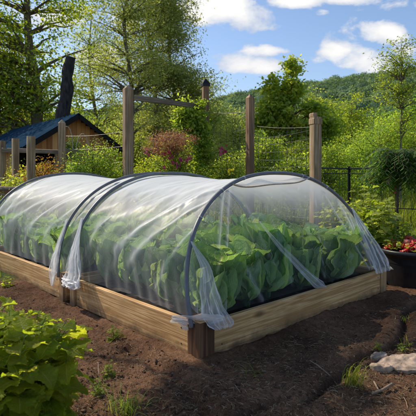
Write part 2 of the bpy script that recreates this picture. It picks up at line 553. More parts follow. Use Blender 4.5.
mask = ramp(nt, cl, [(.33, (0, 0, 0)), (.50, (.75, .75, .75)), (.78, (1, 1, 1))])
haze = ramp(nt, B, [(0, (.55, .55, .55)), (.30, (.04, .04, .04))])
shade = noise(nt, mpn.outputs[0], 13, 5, .5)
ccol = ramp(nt, val(nt, 'ADD', val(nt, 'MULTIPLY', cl, .55), val(nt, 'MULTIPLY', shade, .5)),
            [(.42, (.62, .68, .80)), (.60, (.88, .89, .92)), (.80, (1.05, 1.04, 1.02))])
skc = mixc(nt, 1.0, sky.outputs[0], (.160, .162, .170), 'MULTIPLY')
skc = mixc(nt, val(nt, 'MULTIPLY', haze, .65), skc, (.55, .66, .80))
fin = mixc(nt, mask, skc, ccol)
bg = nt.nodes.new('ShaderNodeBackground'); bg.inputs['Strength'].default_value = .98
nt.links.new(fin, bg.inputs['Color']); nt.links.new(bg.outputs[0], wo.inputs['Surface'])

# ============================================================================= BED FRAME OF REFERENCE
U = np.array([.733, .680, 0]); U /= np.linalg.norm(U)
V = np.array([-U[1], U[0], 0])
C0 = np.array([-.05, 3.03, 0])
BW, BL1, V2, BL2, BH = 2.62, 1.86, 1.98, 4.45, .246   # width, near bed length, far bed start/end, board height
BRZ = math.atan2(U[1], U[0])


def bp(u, v, z):
    u, v, z = np.broadcast_arrays(np.asarray(u, float), np.asarray(v, float), np.asarray(z, float))
    return C0 + u[..., None] * U + v[..., None] * V + z[..., None] * np.array([0, 0, 1.])


# ============================================================================= GROUND
def axis_coords(a, b, step, far):
    mid = np.arange(a, b, step)
    g = [step]
    hi = [b]
    while hi[-1] < far[1]:
        g.append(g[-1] * 1.13); hi.append(hi[-1] + g[-1])
    g = [step]; lo = [a]
    while lo[-1] > far[0]:
        g.append(g[-1] * 1.13); lo.append(lo[-1] - g[-1])
    return np.concatenate([np.array(lo[::-1][:-1]), mid, np.array(hi)])


crack_px = [(236, 425), (262, 408), (283, 403), (303, 405), (318, 394), (330, 383), (340, 375), (355, 362), (368, 357), (388, 353),
            (400, 344), (404, 330), (406, 316), (418, 306)]
crack = np.array([[gx(px, CH * F / (py - HY)), CH * F / (py - HY)] for px, py in crack_px])
furrow = np.array([[gx(px, CH * F / (py - HY)), CH * F / (py - HY)] for px, py in [(128, 350), (150, 362), (170, 378), (190, 398), (210, 425)]])


def seg_dist(X, Y, pl):
    d = np.full(X.shape, 1e9)
    for k in range(len(pl) - 1):
        a, b = pl[k], pl[k + 1]
        ab = b - a
        t = np.clip(((X - a[0]) * ab[0] + (Y - a[1]) * ab[1]) / (ab @ ab), 0, 1)
        d = np.minimum(d, np.hypot(X - a[0] - t * ab[0], Y - a[1] - t * ab[1]))
    return d


def ground_z(X, Y):
    near = 1 - sstep(7, 12, np.hypot(X, Y))
    z = .045 * fbm(X, Y, .9, 3) * near + .022 * fbm(X + 9, Y, 5.5, 4, .62) * near
    cl = fbm(X, Y + 4, 26, 3, .65)
    z = z + near * (.014 * np.maximum(cl, 0) ** 1.1 + .006 * fbm(X, Y, 45, 2))
    wob = .035 * fbm(X, Y, 6, 2)
    dc = seg_dist(X, Y, crack) + wob * .6
    z = z - .060 * np.exp(-(dc / .024) ** 2) + .028 * np.exp(-((dc - .10) / .07) ** 2)
    df = seg_dist(X, Y, furrow) + wob
    z = z - .022 * np.exp(-(df / .05) ** 2) + .026 * np.exp(-((df - .11) / .06) ** 2)
    return z - .01


xs = axis_coords(-2.6, 3.0, .014, (-1600, 1600))
ys = axis_coords(1.9, 5.2, .014, (-60, 2500))
X, Y = np.meshgrid(xs, ys, indexing='ij')
Z = ground_z(X, Y)
# ground dips under the beds so that no clod pushes through the boards
bu = (X - C0[0]) * U[0] + (Y - C0[1]) * U[1]; bv = (X - C0[0]) * V[0] + (Y - C0[1]) * V[1]
ins = sstep(-.02, .10, bu) * (1 - sstep(BW - .1, BW + .02, bu)) * sstep(-.02, .1, bv) * (1 - sstep(BL2 - .1, BL2, bv))
Z = Z * (1 - ins) + ins * -.03
bankd = np.maximum(np.maximum(-bu, bu - BW), np.maximum(-bv, bv - BL2))
Z = Z + .022 * np.exp(-(np.clip(bankd, 0, 9) / .07) ** 2) * (1 - ins)
gn = fbm(X, Y, .8, 4)
gmask = sstep(6.0, 6.9, Y + .8 * gn + .25 * np.abs(X - 1.5)) * (bv < 9)
# lawn to the right, grass at the left of the far bed
gmask = np.maximum(gmask, sstep(6.2, 6.8, Y + gn * .4 - .0 * X) * (X > 1.2))
gmask = np.maximum(gmask, sstep(2.35, 2.9, -X + .5 * gn) * sstep(4.8, 5.4, Y + gn * .3))
MB().grid(np.stack([X, Y, Z], -1), rnd=gmask).build('ground', M['ground'], smooth=True)
tag(bpy.data.objects['ground'], 'brown garden soil giving way to green lawn', None, None, 'structure')


def gz(x, y):
    return float(ground_z(np.array([[x]]), np.array([[y]]))[0, 0])


# ============================================================================= HILLS with far wood
def ridge(x):
    r = x / 220.0
    return np.interp(r * F + HX, [-200, 0, 100, 200, 253, 323, 358, 416, 600], [20, 24, 27, 31, 35, 39, 41, 45, 52]) + 1.6 * fbm(x, x * 0, .03, 3)


def hill_z(X, Y):
    return ridge(X / np.maximum(Y, 60) * 220) * sstep(70, 220, Y) ** .9 - .5


hx, hy = np.meshgrid(np.linspace(-260, 300, 90), np.linspace(66, 330, 60), indexing='ij')
hm = plain_mat('hill_undergrowth', (.035, .065, .025), .95, var=.4, bs=.2)
h_o = MB().grid(np.stack([hx, hy, hill_z(hx, hy)], -1)).build('hills', hm, smooth=True)
tag(h_o, None, None, None, 'structure')
mb = MB()
rs = np.random.default_rng(21)


def quads(c, n, s, asp=.55, rs=rs):
    """rhombus leaves: centres c, normals n, lengths s -> verts, faces"""
    k = len(c)
    n = n / (np.linalg.norm(n, axis=1)[:, None] + 1e-9)
    t = rs.normal(size=(k, 3)); t -= (t * n).sum(1)[:, None] * n; t /= np.linalg.norm(t, axis=1)[:, None] + 1e-9
    b = np.cross(n, t)
    s = np.broadcast_to(s, (k,))[:, None]
    v = np.stack([c - t * s * .5, c + b * s * asp * .5 + n * s * .06, c + t * s * .5, c - b * s * asp * .5 + n * s * .06], 1)
    f = np.arange(4 * k).reshape(k, 4)
    return v.reshape(-1, 3), f


cnt = 0
for i in range(3000):
    y = 75 + 165 * rs.random() ** .8; px = rs.uniform(-40, 450) if i > 1600 else rs.uniform(225, 440)
    x = gx(px, y)
    z0 = float(hill_z(np.array(x), np.array(y)))
    if y > 222: z0 = float(hill_z(np.array(x), np.array(y))) - (y - 222) * .25
    r = rs.uniform(1.7, 3.6) * (1 if y > 120 else .8)
    m_ = 240 if 215 < px < 450 else 70
    th = np.linspace(0, 1.75, 7); pq = np.arange(11) / 11 * 2 * np.pi
    TH, PQ = np.meshgrid(th, pq, indexing='ij')
    rr_ = r * (.76 + .14 * rs.random(TH.shape)); rr_[0] = r * .83
    tone0 = rs.uniform(.0, .75)
    cc0 = np.array([x, y, z0 + r * .6])
    DM = np.stack([rr_ * np.sin(TH) * np.cos(PQ), rr_ * np.sin(TH) * np.sin(PQ), rr_ * np.cos(TH) * 1.1], -1)
    mb.grid(cc0 + DM, rnd=0 * TH, closed=True)
    d = rs.normal(size=(m_, 3)); d /= np.linalg.norm(d, axis=1)[:, None]
    d[:, 2] = np.abs(d[:, 2]) * .95 - .1
    c = np.array([x, y, z0 + r * .6]) + d * r * np.array([1, 1, rs.uniform(1.0, 1.6)]) * rs.uniform(.80, 1.08, (m_, 1))
    v, f = quads(c, d + rs.normal(size=(m_, 3)) * .45, rs.uniform(.35, .75, m_), .85)
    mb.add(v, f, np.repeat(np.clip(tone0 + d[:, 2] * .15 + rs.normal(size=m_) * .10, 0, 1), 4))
o = mb.build('forest', M['hill_haze_leaf'], smooth=True)
tag(o, 'wooded hillside closing the view behind the garden', 'forest', None, 'stuff')


# ============================================================================= TREES
def bez(a, b, c, n):
    t = np.linspace(0, 1, n)[:, None]
    return (1 - t) ** 2 * a + 2 * t * (1 - t) * b + t * t * c


def tree_parts(seed, H, blobs, nclump, lpc, ls, cr, tr=.16, trunk=None, droop=0.0, limb=.6, fork=None, shell=.45, asp=.5, leafvar=.16):
    """crown from clumps of small leaves at the ends of limbs; blobs = (cx,cy,cz,rx,ry,rz,weight)"""
    r = np.random.default_rng(seed)
    lf, wd = MB(), MB()
    top = np.array([0, 0, H * .93]) if trunk is None else np.array(trunk[-1], float)
    tp = [np.array(q, float) for q in (trunk or [(0, 0, -.1), (.02 * H, .01 * H, H * .35), (-.015 * H, 0, H * .65), tuple(top)])]
    # smooth trunk
    tk = np.linspace(0, 1, len(tp)); tt = np.linspace(0, 1, 14)
    T = np.stack([np.interp(tt, tk, [q[k] for q in tp]) for k in range(3)], 1)
    T[1:-1, :2] += r.normal(size=(12, 2)) * tr * .25
    rad = tr * (1 - tt) ** .8 + tr * .12; rad[0] *= 1.35
    wd.tube(T, rad, 9)
    W = np.array([b[6] for b in blobs], float); W /= W.sum()
    for i in range(nclump):
        b = blobs[r.choice(len(blobs), p=W)]
        d = r.normal(size=3); d /= np.linalg.norm(d)
        q = r.random() ** shell
        c = np.array(b[:3]) + d * q * np.array(b[3:6])
        c += d * r.normal() * .12 * np.array(b[3:6])
        if c[2] < .15: c[2] = .15 + r.random() * .3
        if r.random() < limb:
            zt = np.clip(c[2] - r.uniform(.15, .45) * np.hypot(c[0], c[1]) - .3 * r.random(), H * .12, T[-1, 2] * .97)
            k = np.argmin(np.abs(T[:, 2] - zt))
            a = T[k]
            m_ = (a + c) / 2 + np.array([0, 0, .12 * np.linalg.norm(c - a) * (1 - 2 * droop)])
            pl = bez(a, m_, c, 6)
            pl[1:-1] += r.normal(size=(4, 3)) * .02 * np.linalg.norm(c - a)
            wd.tube(pl, np.linspace(min(rad[k] * .45, tr * .35), .006 + tr * .03, 6), 5, cap=False)
        n = int(lpc * r.uniform(.5, 1.4))
        e = r.normal(size=(n, 3)) * cr * r.uniform(.6, 1.25) * np.array([1, 1, .62])
        if droop: e[:, 2] -= droop * np.hypot(e[:, 0], e[:, 1]) * .9
        nn = r.normal(size=(n, 3)) * .8 + np.array([0, 0, .9]) + d * .35
        v, f = quads(c + e, nn, ls * r.uniform(.6, 1.35, n), asp, r)
        tone = np.clip(r.uniform(.1, .95) + r.normal(size=n) * leafvar, 0, 1)
        lf.add(v, f, np.repeat(tone, 4))
    return lf, wd


def tree(name, label, cat, loc, leafm, barkm, group=None, crown='crown', **kw):
    root = thing(name, label, cat, loc, kw.pop('rz', 0), group)
    lf, wd = tree_parts(**kw)
    lf.build(crown, leafm, root)
    wd.build('trunk' if crown == 'crown' else 'stem', barkm, root, smooth=True)
    return root


BKT = 'trees behind the garden fence'
# -- big dark tree, upper left
tree('broadleaf_tree', 'large dark leafy tree filling the upper left corner above the shed roof', 'tree', (-7.6, 19.6, 0), M['tree_dark'], M['bark'], BKT,
     seed=1, H=9.4, blobs=[(-.9, 0, 5.6, 2.3, 2.0, 2.6, 1.2), (-.1, .2, 3.6, 2.0, 1.8, 1.3, .55), (1.0, .4, 6.9, 1.3, 1.3, 1.4, .3), (-2.6, 0, 4.2, 1.3, 1.4, 2.2, .5), (0, 0, 8, 2, 2, 1.5, .4)],
     nclump=225, lpc=110, ls=.12, cr=.38, tr=.22, limb=.6).scale = (1.28, 1.28, 1.28)
tree('broadleaf_tree', 'dark tree at the left edge with low branches beside the shed', 'tree', (-9.6, 20.5, 0), M['tree_mid'], M['bark'], BKT,
     seed=2, H=8, blobs=[(0, 0, 4.2, 2.0, 1.6, 3.6, 1)], nclump=170, lpc=110, ls=.13, cr=.45, tr=.2)
# -- airy tall trees
for i, (px, d, H, seed, lab) in enumerate([
        (128, 21, 12.5, 3, 'tall airy tree with pale slender trunk rising left of the tall fence corner post'),
        (152, 23, 13.5, 4, 'tallest airy olive tree rising behind the fence rail'),
        (92, 27, 12, 5, 'airy olive tree whose feathery crown stands over the shed ridge'),
        (172, 24, 12.5, 6, 'full olive tree standing right of the two slender trunks')]):
    dense = (.62, .8, .42, 1.0)[i]
    tree('slender_tree', lab, 'tree', (gx(px, d), d, 0), M['tree_olive'], M['bark_grey'], BKT, seed=seed, H=H,
         blobs=[(0, 0, H * .72, 1.9 if i != 3 else 1.5, 1.6, H * .26, 1.1), (-1.2, .2, H * .5, 1.4, 1.2, 1.4, .4), (1.1, 0, H * .46, 1.3, 1.2, 1.5, .45), (0, 0, H * .28, 1.6, 1.2, 1.5, .35)],
         nclump=int(330 * dense), lpc=85, ls=.135, cr=.36, tr=.13, limb=.55, shell=.6, asp=.38)
for i, (px, d, H, seed, lab) in enumerate([
        (206, 25, 6.6, 7, 'olive tree with a rounded top between the capped post and the sky'),
        (235, 27, 5.6, 8, 'lower olive tree in front of the hill, left of the pointed fence post'),
        (190, 28, 8.2, 9, 'olive tree sloping down to the right of the tall airy trees')]):
    tree('slender_tree', lab, 'tree', (gx(px, d), d, 0), M['tree_olive'], M['bark_grey'], BKT, seed=seed, H=H,
         blobs=[(0, 0, H * .62, 1.5, 1.4, H * .33, 1), (.3, 0, H * .3, 1.7, 1.2, 1.3, .5)], nclump=170, lpc=80, ls=.12, cr=.40, tr=.11, shell=.6)
# -- centre bright tree, two leaders and a broad right shoulder
d = 19.0
tree('young_tree', 'bright green tree with two pointed leaders in the centre against the hill', 'tree', (gx(290, d), d, 0), M['tree_fresh'], M['bark'], BKT, seed=10, H=6.3, leafvar=.2,
     trunk=[(0, 0, -.1), (0, 0, 2), (.15, 0, 4), (.1, 0, 5.9)],
     blobs=[(.10, 0, 5.35, .24, .3, .75, .55), (.05, 0, 4.6, .45, .4, .5, .5), (-.78, 0, 4.75, .22, .3, .62, .35), (-.72, 0, 4.0, .45, .4, .45, .5), (-1.1, 0, 3.4, .45, .4, .3, .3), (-.4, 0, 3.4, .8, .7, .7, .7), (1.0, 0, 3.75, .55, .6, .45, .6), (1.25, 0, 3.1, .6, .6, .4, .5), (.2, 0, 2.5, 1.3, 1.1, 1.0, .9)],
     nclump=190, lpc=80, ls=.17, cr=.20, tr=.10, limb=.7, shell=.7, asp=.6)
tree('young_tree', 'rounded bright tree just right of the two-leader tree', 'tree', (gx(318, 21), 21, 0), M['tree_fresh'], M['bark'], BKT, seed=11, H=4.9,
     blobs=[(0, 0, 3.6, .9, .9, 1.3, 1), (-.3, 0, 2, 1.1, 1, 1.2, .8)], nclump=120, lpc=110, ls=.12, cr=.30, tr=.10)
for i, (px, d, H, w_, mt, seed, lab) in enumerate([
        (352, 33, 7.2, 2.0, 'tree_dark', 12, 'dark rounded tree in the middle distance below the right hill'),
        (336, 36, 6.4, 2.0, 'tree_dark', 13, 'smaller dark rounded tree left of the one below the right hill'),
        (248, 30, 4.6, 1.7, 'tree_bright', 14, 'bright round tree behind the pointed fence post'),
        (392, 24, 4.9, 2.2, 'tree_bright', 15, 'bright bushy tree behind the slim sapling'),
        (420, 20, 5.2, 2.0, 'tree_bright', 16, 'bright tree cut by the right frame edge'),
        (372, 27, 3.8, 1.8, 'tree_lime', 17, 'lime green bushy tree left of the sapling'),
        (222, 32, 5.4, 2.2, 'tree_mid', 18, 'dark tree behind the capped fence post'),
        (160, 34, 6.6, 3.2, 'tree_mid', 19, 'broad green tree low behind the fence rail'),
        (110, 33, 6.2, 3.0, 'tree_mid', 20, 'broad green tree behind the shed gable'),
        (60, 36, 6.0, 3.0, 'tree_mid', 22, 'broad green tree behind the charred trunk'),
        (268, 38, 5.2, 2.4, 'tree_mid', 23, 'dark tree low behind the two-leader tree'),
        (310, 42, 4.8, 2.6, 'tree_mid', 24, 'dark far tree between the centre tree and the hill')]):
    tree('bushy_tree', lab, 'tree', (gx(px, d), d, 0), M[mt], M['bark'], BKT, seed=seed, H=H,
         blobs=[(0, 0, H * .66, w_ * .75, w_ * .7, H * .30, 1), (w_ * .4, 0, H * .38, w_ * .7, w_ * .6, H * .26, .8), (-w_ * .45, 0, H * .35, w_ * .7, w_ * .6, H * .26, .8), (0, 0, H * .15, w_, w_ * .6, H * .15, .5)],
         nclump=int(80 + 35 * w_), lpc=100, ls=.17 if d > 25 else .13, cr=.42, tr=.14, limb=.3)
tree('broadleaf_tree', 'unseen small leafy tree added outside the left frame edge so its crown dapples the soil with shade', 'tree', (-4.3, 5.45, 0), M['tree_mid'], M['bark'], None,
     seed=91, H=5.2, blobs=[(.05, 0, 5.0, .55, .34, .22, 1)], nclump=30, lpc=75, ls=.11, cr=.12, tr=.05, limb=.7)  # added out of view, crown shaped to throw shade on the foreground soil
# sapling at the right
d = 12.0
tree('sapling', 'slim tall sapling with sparse light leaves rising above the dark drooping plant', 'tree', (gx(401, d), d, 0), M['tree_bright'], M['bark_grey'], None, seed=30, H=4.9,
     trunk=[(0, 0, -.1), (-.02, 0, 1.5), (.02, 0, 3.2), (0, 0, 4.8)],
     blobs=[(0, 0, 4.1, .55, .5, .75, 1), (.05, 0, 3.4, .8, .6, .5, .6), (.1, 0, 2.6, .5, .4, .6, .3)], nclump=130, lpc=40, ls=.062, cr=.14, tr=.034, limb=1.0, shell=.6)

# charred leaning trunk behind the shed
d = 16.6
root = thing('dead_tree', 'charred bare trunk leaning right behind the shed roof', 'dead tree', (gx(62, d), d, 0))
mb = MB()
tp = [(-.25, 0, -.2), (-.12, 0, 1.6), (.0, 0, 3.0), (.17, 0, 4.4), (.29, 0, 5.5)]
T = np.array(tp); tt = np.linspace(0, 4, 26)
T = np.stack([np.interp(tt, range(5), T[:, k]) for k in range(3)], 1)
T[:, 0] += .03 * np.sin(tt * 5)
rd = np.interp(tt, [0, 4], [.31, .19]) * (1 + .07 * np.sin(tt * 9) + .05 * RNG.normal(size=26))
mb.tube(T, rd, 14)
mb.build('trunk', M['char'], root)
mb = MB()
mb.tube(bez(np.array([.22, 0, 4.9]), np.array([.3, 0, 5.3]), np.array([.52, -.1, 5.45]), 6), np.linspace(.06, .025, 6), 7)
mb.build('broken_branch', M['char'], root)


# ============================================================================= SHED
def board_wall(mb, a, b, z0, ztop, w_=.14, t=.03, seed=0):
    """vertical boards between plan points a and b; ztop(s) gives the top at 0..1 along"""
    r = np.random.default_rng(seed)
    a, b = np.array(a, float), np.array(b, float)
    L = np.linalg.norm(b - a); ex = (b - a) / L
    ax = np.array([[ex[0], ex[1], 0], [-ex[1], ex[0], 0], [0, 0, 1]])
    n = int(L / w_)
    for i in range(n):
        s = (i + .5) / n
        zt = (ztop(i / n + .02 / n) + ztop((i + 1) / n)) / 2
        if zt - z0 < .05: continue
        c = a + ex * L * s
        mb.box((c[0], c[1], (z0 + zt) / 2), (L / n - .008, t + r.uniform(-.004, .004), zt - z0), ax, rnd=r.random())
    return mb


def shed_wood():
    m, nt, out = new_mat('shed_board')
    r = attr(nt, 'rnd')
    n = noise(nt, coords(nt, 'Object', (12, 12, 1.0)), 1.5, 5, .6)
    c = ramp(nt, val(nt, 'ADD', val(nt, 'MULTIPLY', r, .5), val(nt, 'MULTIPLY', n, .5)),
             [(.2, (.30, .115, .038)), (.5, (.52, .22, .075)), (.8, (.68, .34, .13))])
    principled(nt, out, c, .8, bump(nt, n, .4, .01), spec=.2)
    return m


def roof_metal():
    m, nt, out = new_mat('blue_sheet_roof')
    co = coords(nt, 'Object')
    n = noise(nt, co, 2.5, 5, .7)
    c = ramp(nt, n, [(.3, (.014, .034, .060)), (.6, (.026, .056, .092)), (.8, (.06, .09, .12))])
    principled(nt, out, c, 1.0, bump(nt, n, .2, .02), .0, .0)
    return m


M['shed'] = shed_wood(); M['roof'] = roof_metal()
M['dark'] = plain_mat('dark_trim_and_shade', (.008, .007, .006), .9)  # dark barge boards, and painted shade inside the shed opening
G = np.array([.77, .64, 0]); G /= np.linalg.norm(G)      # along the gable
K = np.array([-G[1], G[0], 0])                           # along the ridge, away from the camera
AP = np.array([-4.08, 14.0, 0]); HW = 1.45; ZR, ZE, SL = 3.05, 2.12, 6.0
shed = thing('garden_shed', 'brown wooden shed with blue sheet roof behind the fence on the left', 'shed', (AP[0], AP[1], 0), math.atan2(G[1], G[0]))


def gable_top(s): return ZE + (ZR - ZE) * (1 - abs(2 * s - 1)) - .04


mb = MB()
# gable wall left of, right of and above the opening (local x along the gable, y along the ridge)
board_wall(mb, (-.55 + .0, 0), (HW - .08, 0), 0, lambda s: ZE - .04 + (ZR - ZE) * (1 - abs((-.55 + s * (HW + .47)) / HW)), seed=4)
board_wall(mb, (-HW + .08, 0), (-.55, 0), 1.95, lambda s: ZE - .04 + (ZR - ZE) * (1 - abs((-HW + .08 + s * (HW - .63)) / HW)), seed=5)
mb.build('wall', M['shed'], shed).name = 'wall'
mb = MB(); board_wall(mb, (HW - .08, .03), (HW - .08, SL), 0, lambda s: ZE - .03, seed=6); mb.build('wall', M['shed'], shed)
mb = MB(); board_wall(mb, (-HW + .08, SL), (-HW + .08, 1.7), 0, lambda s: ZE - .03, seed=7); mb.build('wall', M['shed'], shed)
mb = MB(); board_wall(mb, (HW - .08, SL), (-HW + .08, SL), 0, gable_top, seed=8); mb.build('wall', M['shed'], shed)
for (x, y) in ((-HW + .1, .02), (-.55, .06), (-HW + .1, 1.65)):
    mb = MB(); mb.box((x, y, ZE / 2 - .04), (.10, .10, ZE - .1), bev=.006); mb.build('corner_post', M['grey_wood'], shed)
for sg in (-1, 1):
    mb = MB()
    ov = .22
    p0 = np.array([0, -.28, ZR + .04]); e = np.array([sg * (HW + ov), -.28, ZE - .04 - (ZR - ZE) * ov / HW + .06])
    nseg = 64
    s = np.linspace(0, 1, 12)[:, None, None]; t = np.linspace(0, 1, nseg * 2)[None, :, None]
    P = p0 + (e - p0) * s + np.array([0, SL + .5, 0]) * t
    P[..., 2] += .014 * np.sign(np.sin(t[..., 0] * np.pi * nseg * .7)) * (np.abs(np.sin(t[..., 0] * np.pi * nseg * .7)) ** .5)
    mb.grid(P)
    Q = P.copy(); Q[..., 2] -= .03; mb.grid(Q)
    rf = mb.build('roof', M['roof'], shed)
    mb = MB()
    dr = (e - p0); L = np.linalg.norm(dr); dr /= L
    ax = np.array([dr, [0, 1, 0], np.cross(dr, [0, 1, 0])])
    mb.box((p0 + e) / 2 + np.array([0, -.012, -.10]), (L, .025, .125), ax, bev=.003)
    mb.build('barge_board', M['dark'], shed)
mb = MB()
mb.box((-.95, 1.6, 1.0), (.85, .05, 1.9)); mb.box((-.2, 1.2, .9), (.04, 2.2, 1.8)); mb.build('opening_shade_panel', M['dark'], shed)  # near-black panels standing in for the shade inside the opening
mb = MB(); mb.box((-1.0, .1, .45), (.8, .04, .9), bev=.005); mb.build('door', M['shed'], shed)


# ============================================================================= FENCES
def post(parent, px, ptop, d, w_, mat, cap=None, rz=.25, name='post', lean=0.0):
    p = at(px, ptop, d); H = p[2] + .05
    o = MB()
    ax = np.array([[math.cos(rz), math.sin(rz), 0], [-math.sin(rz), math.cos(rz), 0], [lean, 0, 1]])
    zs = np.linspace(-.05, H - (.05 if cap in ('point', 'metal') else 0), 16)
    r = np.random.default_rng(int(px))
    P = []
    for z in zs:
        h = w_ / 2 * (1 + r.normal() * .012)
        ring = []
        b = h * .18
        for (a_, b_) in ((-h, -h + b), (-h + b, -h), (h - b, -h), (h, -h + b), (h, h - b), (h - b, h), (-h + b, h), (-h, h - b)):
            ring.append([a_ * math.cos(rz) - b_ * math.sin(rz) + lean * z, a_ * math.sin(rz) + b_ * math.cos(rz), z])
        P.append(ring)
    if cap == 'point':
        P.append([[lean * H + (q[0] - lean * zs[-1]) * .08, q[1] * .08, H + .03] for q in P[-1]])
    o.grid(np.array(P), closed=True)
    top = np.array(P[-1]); n = len(top)
    o.add(np.vstack([top, top.mean(0)[None]]), [[i, (i + 1) % n, n, n] for i in range(n)])
    ob = o.build(name, mat, parent)
    ob.location = np.array([p[0], d, 0]) - np.array(parent.location)
    if cap == 'metal':
        c = MB()
        q = MB()
        q.box((0, 0, H - .03), (w_ * 1.25, w_ * 1.25, .06), np.array([[math.cos(rz), math.sin(rz), 0], [-math.sin(rz), math.cos(rz), 0], [0, 0, 1]]))
        h = w_ * .62
        b_ = np.array([[s1 * h * math.cos(rz) - s2 * h * math.sin(rz), s1 * h * math.sin(rz) + s2 * h * math.cos(rz), H + .002] for s1, s2 in ((-1, -1), (1, -1), (1, 1), (-1, 1))])
        q.add(np.vstack([b_, [[0, 0, H + .13]]]), [[i, (i + 1) % 4, 4, 4] for i in range(4)])
        q.build('post_cap', M['black'], ob)
    if cap == 'block':
        q = MB(); A2 = np.array([[math.cos(rz), math.sin(rz), 0], [-math.sin(rz), math.cos(rz), 0], [0, 0, 1]])
        q.box((.0, 0, H - .08), (w_ * 1.10, w_ * 1.08, .10), A2, bev=.01)
        q.box((-.035, .01, H + .03), (w_ * .55, w_ * .9, .07), A2, bev=.012)
        q.build('post_cap', mat, ob)
    return ob


fence = thing('deer_fence', 'tall timber post and wire fence running behind the tunnels with a rail at top left', 'fence', (0, 9, 0))
PA = post(fence, 128, 89, 9.0, .175, M['grey_wood'], 'point', .5)
PC = post(fence, 205.5, 86, 10.6, .14, M['brown_wood'], 'metal', .3)
PD = post(fence, 250, 98, 9.6, .145, M['brown_wood'], 'point', .6)
PE = post(fence, 315.5, 120, 7.6, .155, M['grey_wood'], 'block', .35)
PA['label'] = 'thick weathered post at the left end of the rail'
PC['label'] = 'tall post with a black metal cap'
PD['label'] = 'brown post with a pointed top'
PE['label'] = 'grey weathered post with a notched top block'
floc = np.array(fence.location)


def beam(mb, a, b, w_, h, bev=.006):
    a, b = np.array(a, float), np.array(b, float)
    e = b - a; L = np.linalg.norm(e); e /= L
    s = np.cross([0, 0, 1], e); s /= np.linalg.norm(s)
    mb.box((a + b) / 2, (L, w_, h), np.array([e, s, np.cross(e, s)]), bev=bev)


def beam_obj(name, a, b, w_, h, mat, parent):
    """beam with its own local x along the timber so the grain follows it"""
    a, b = np.array(a, float), np.array(b, float)
    e = b - a; L = np.linalg.norm(e)
    mb = MB(); mb.box((0, 0, 0), (L, w_, h), bev=.006)
    o = mb.build(name, mat, parent)
    o.rotation_mode = 'QUATERNION'
    o.rotation_quaternion = Vector(e).to_track_quat('X', 'Z')
    o.location = (a + b) / 2 - np.array(parent.location)
    return o


beam_obj('rail', at(133, 97.5, 9.02), at(203, 107, 10.55), .06, .11, M['rail_wood'], fence)
posts3 = [(128, 9.0), (205.5, 10.6), (250, 9.6), (315.5, 7.6)]


def wire_panel(a, d1, b, d2, zmin, zmax, stepz, stepx, r=.0028):
    mb = MB()
    A_ = np.array([gx(a, d1), d1, 0]); B_ = np.array([gx(b, d2), d2, 0])
    for z in np.arange(zmin, zmax, stepz):
        n = 9; t = np.linspace(0, 1, n)
        P = A_ + (B_ - A_) * t[:, None]; P[:, 2] = z - .03 * np.sin(t * np.pi) * (1 + .3 * np.sin(z * 13))
        mb.tube(P - floc, r, 4, cap=False)
    if stepx:
        L = np.linalg.norm(B_ - A_)
        for s in np.arange(stepx, L - .02, stepx):
            P = A_ + (B_ - A_) * s / L
            mb.tube(np.array([P + [0, 0, z] for z in (zmin, (zmin + zmax) / 2, zmax)]) - floc, r, 4, cap=False)
    return mb


wire_panel(255, 9.5, 312, 7.7, .2, 2.05, .15, .15, .0032).build('wire_mesh', M['wire'], fence)
wire_panel(208, 10.5, 248, 9.6, .2, 2.3, .2, .2, .0028).build('wire_mesh', M['wire'], fence)
wire_panel(131, 9.0, 203, 10.6, .3, 2.5, .28, 0, .0035).build('wire_strand', M['wire'], fence)
wire_panel(66, 10.2, 126, 9.0, .3, 2.2, .3, 0, .0035).build('wire_strand', M['wire'], fence)
# top strands
mb = MB()
for (a, b) in ((at(131, 108, 9.0), at(203, 113, 10.5)), (at(208, 112, 10.5), at(247, 112, 9.6)), (at(255, 126, 9.5), at(312, 127, 7.7))):
    P = np.linspace(a, b, 8); P[:, 2] -= .03 * np.sin(np.linspace(0, np.pi, 8)); mb.tube(P - floc, .004, 5, cap=False)
mb.build('top_wire', M['wire'], fence)

yard = thing('paddock_fence', 'low weathered post and rail fence at the left in front of the shed', 'fence', (gx(40, 9.5), 9.5, 0))
for i, (px, pt, d, w_, cap) in enumerate([(62, 123.5, 9.4, .15, 'point'), (31, 139, 8.4, .14, None), (15.5, 141, 9.2, .12, None), (2, 143, 10, .12, None)]):
    post(yard, px, pt, d, w_, M['grey_wood'], cap, .3 + .2 * i)
beam_obj('rail', at(64, 151, 9.4), at(95, 153, 10.4), .04, .10, M['rail_wood'], yard)
beam_obj('rail', at(64, 157, 9.4), at(95, 159, 10.4), .04, .08, M['rail_wood'], yard)
beam_obj('rail', at(2, 150, 9.9), at(60, 152, 9.45), .04, .09, M['rail_wood'], yard)

bf = thing('metal_fence', 'low black metal fence with thin bars behind the planter on the right', 'fence', (gx(370, 8.6), 8.6, 0))
bl = np.array(bf.location)
for (px, d) in ((349, 8.7), (397, 7.9), (440, 7.4)):
    x = gx(px, d); zt = CH + 6.5 / F * d
    mb = MB(); mb.box((0, 0, zt / 2 - .02), (.045, .045, zt + .04), bev=.004); mb.box((0, 0, zt + .012), (.06, .06, .02), bev=.004)
    o = mb.build('post', M['black'], bf); o.location = np.array([x, d, 0]) - bl
for py, nm in ((168.5, 'top_rail'), (173.5, 'rail'), (206, 'rail')):
    mb = MB()
    pts = [at(318, 174, 7.7), at(349, 174, 8.66), at(397, 174, 7.86), at(440, 174, 7.36)]
    for a, b in zip(pts[:-1], pts[1:]):
        zz = CH - (py - 174) / F * 8.4
        a, b = a.copy(), b.copy(); a[2] = b[2] = zz
        a += (b - a) * .012; b -= (b - a) * .012
        beam(mb, a - bl, b - bl, .02, .03 if nm == 'top_rail' else .016, .003)
    mb.build(nm, M['black'], bf)
mb = MB()
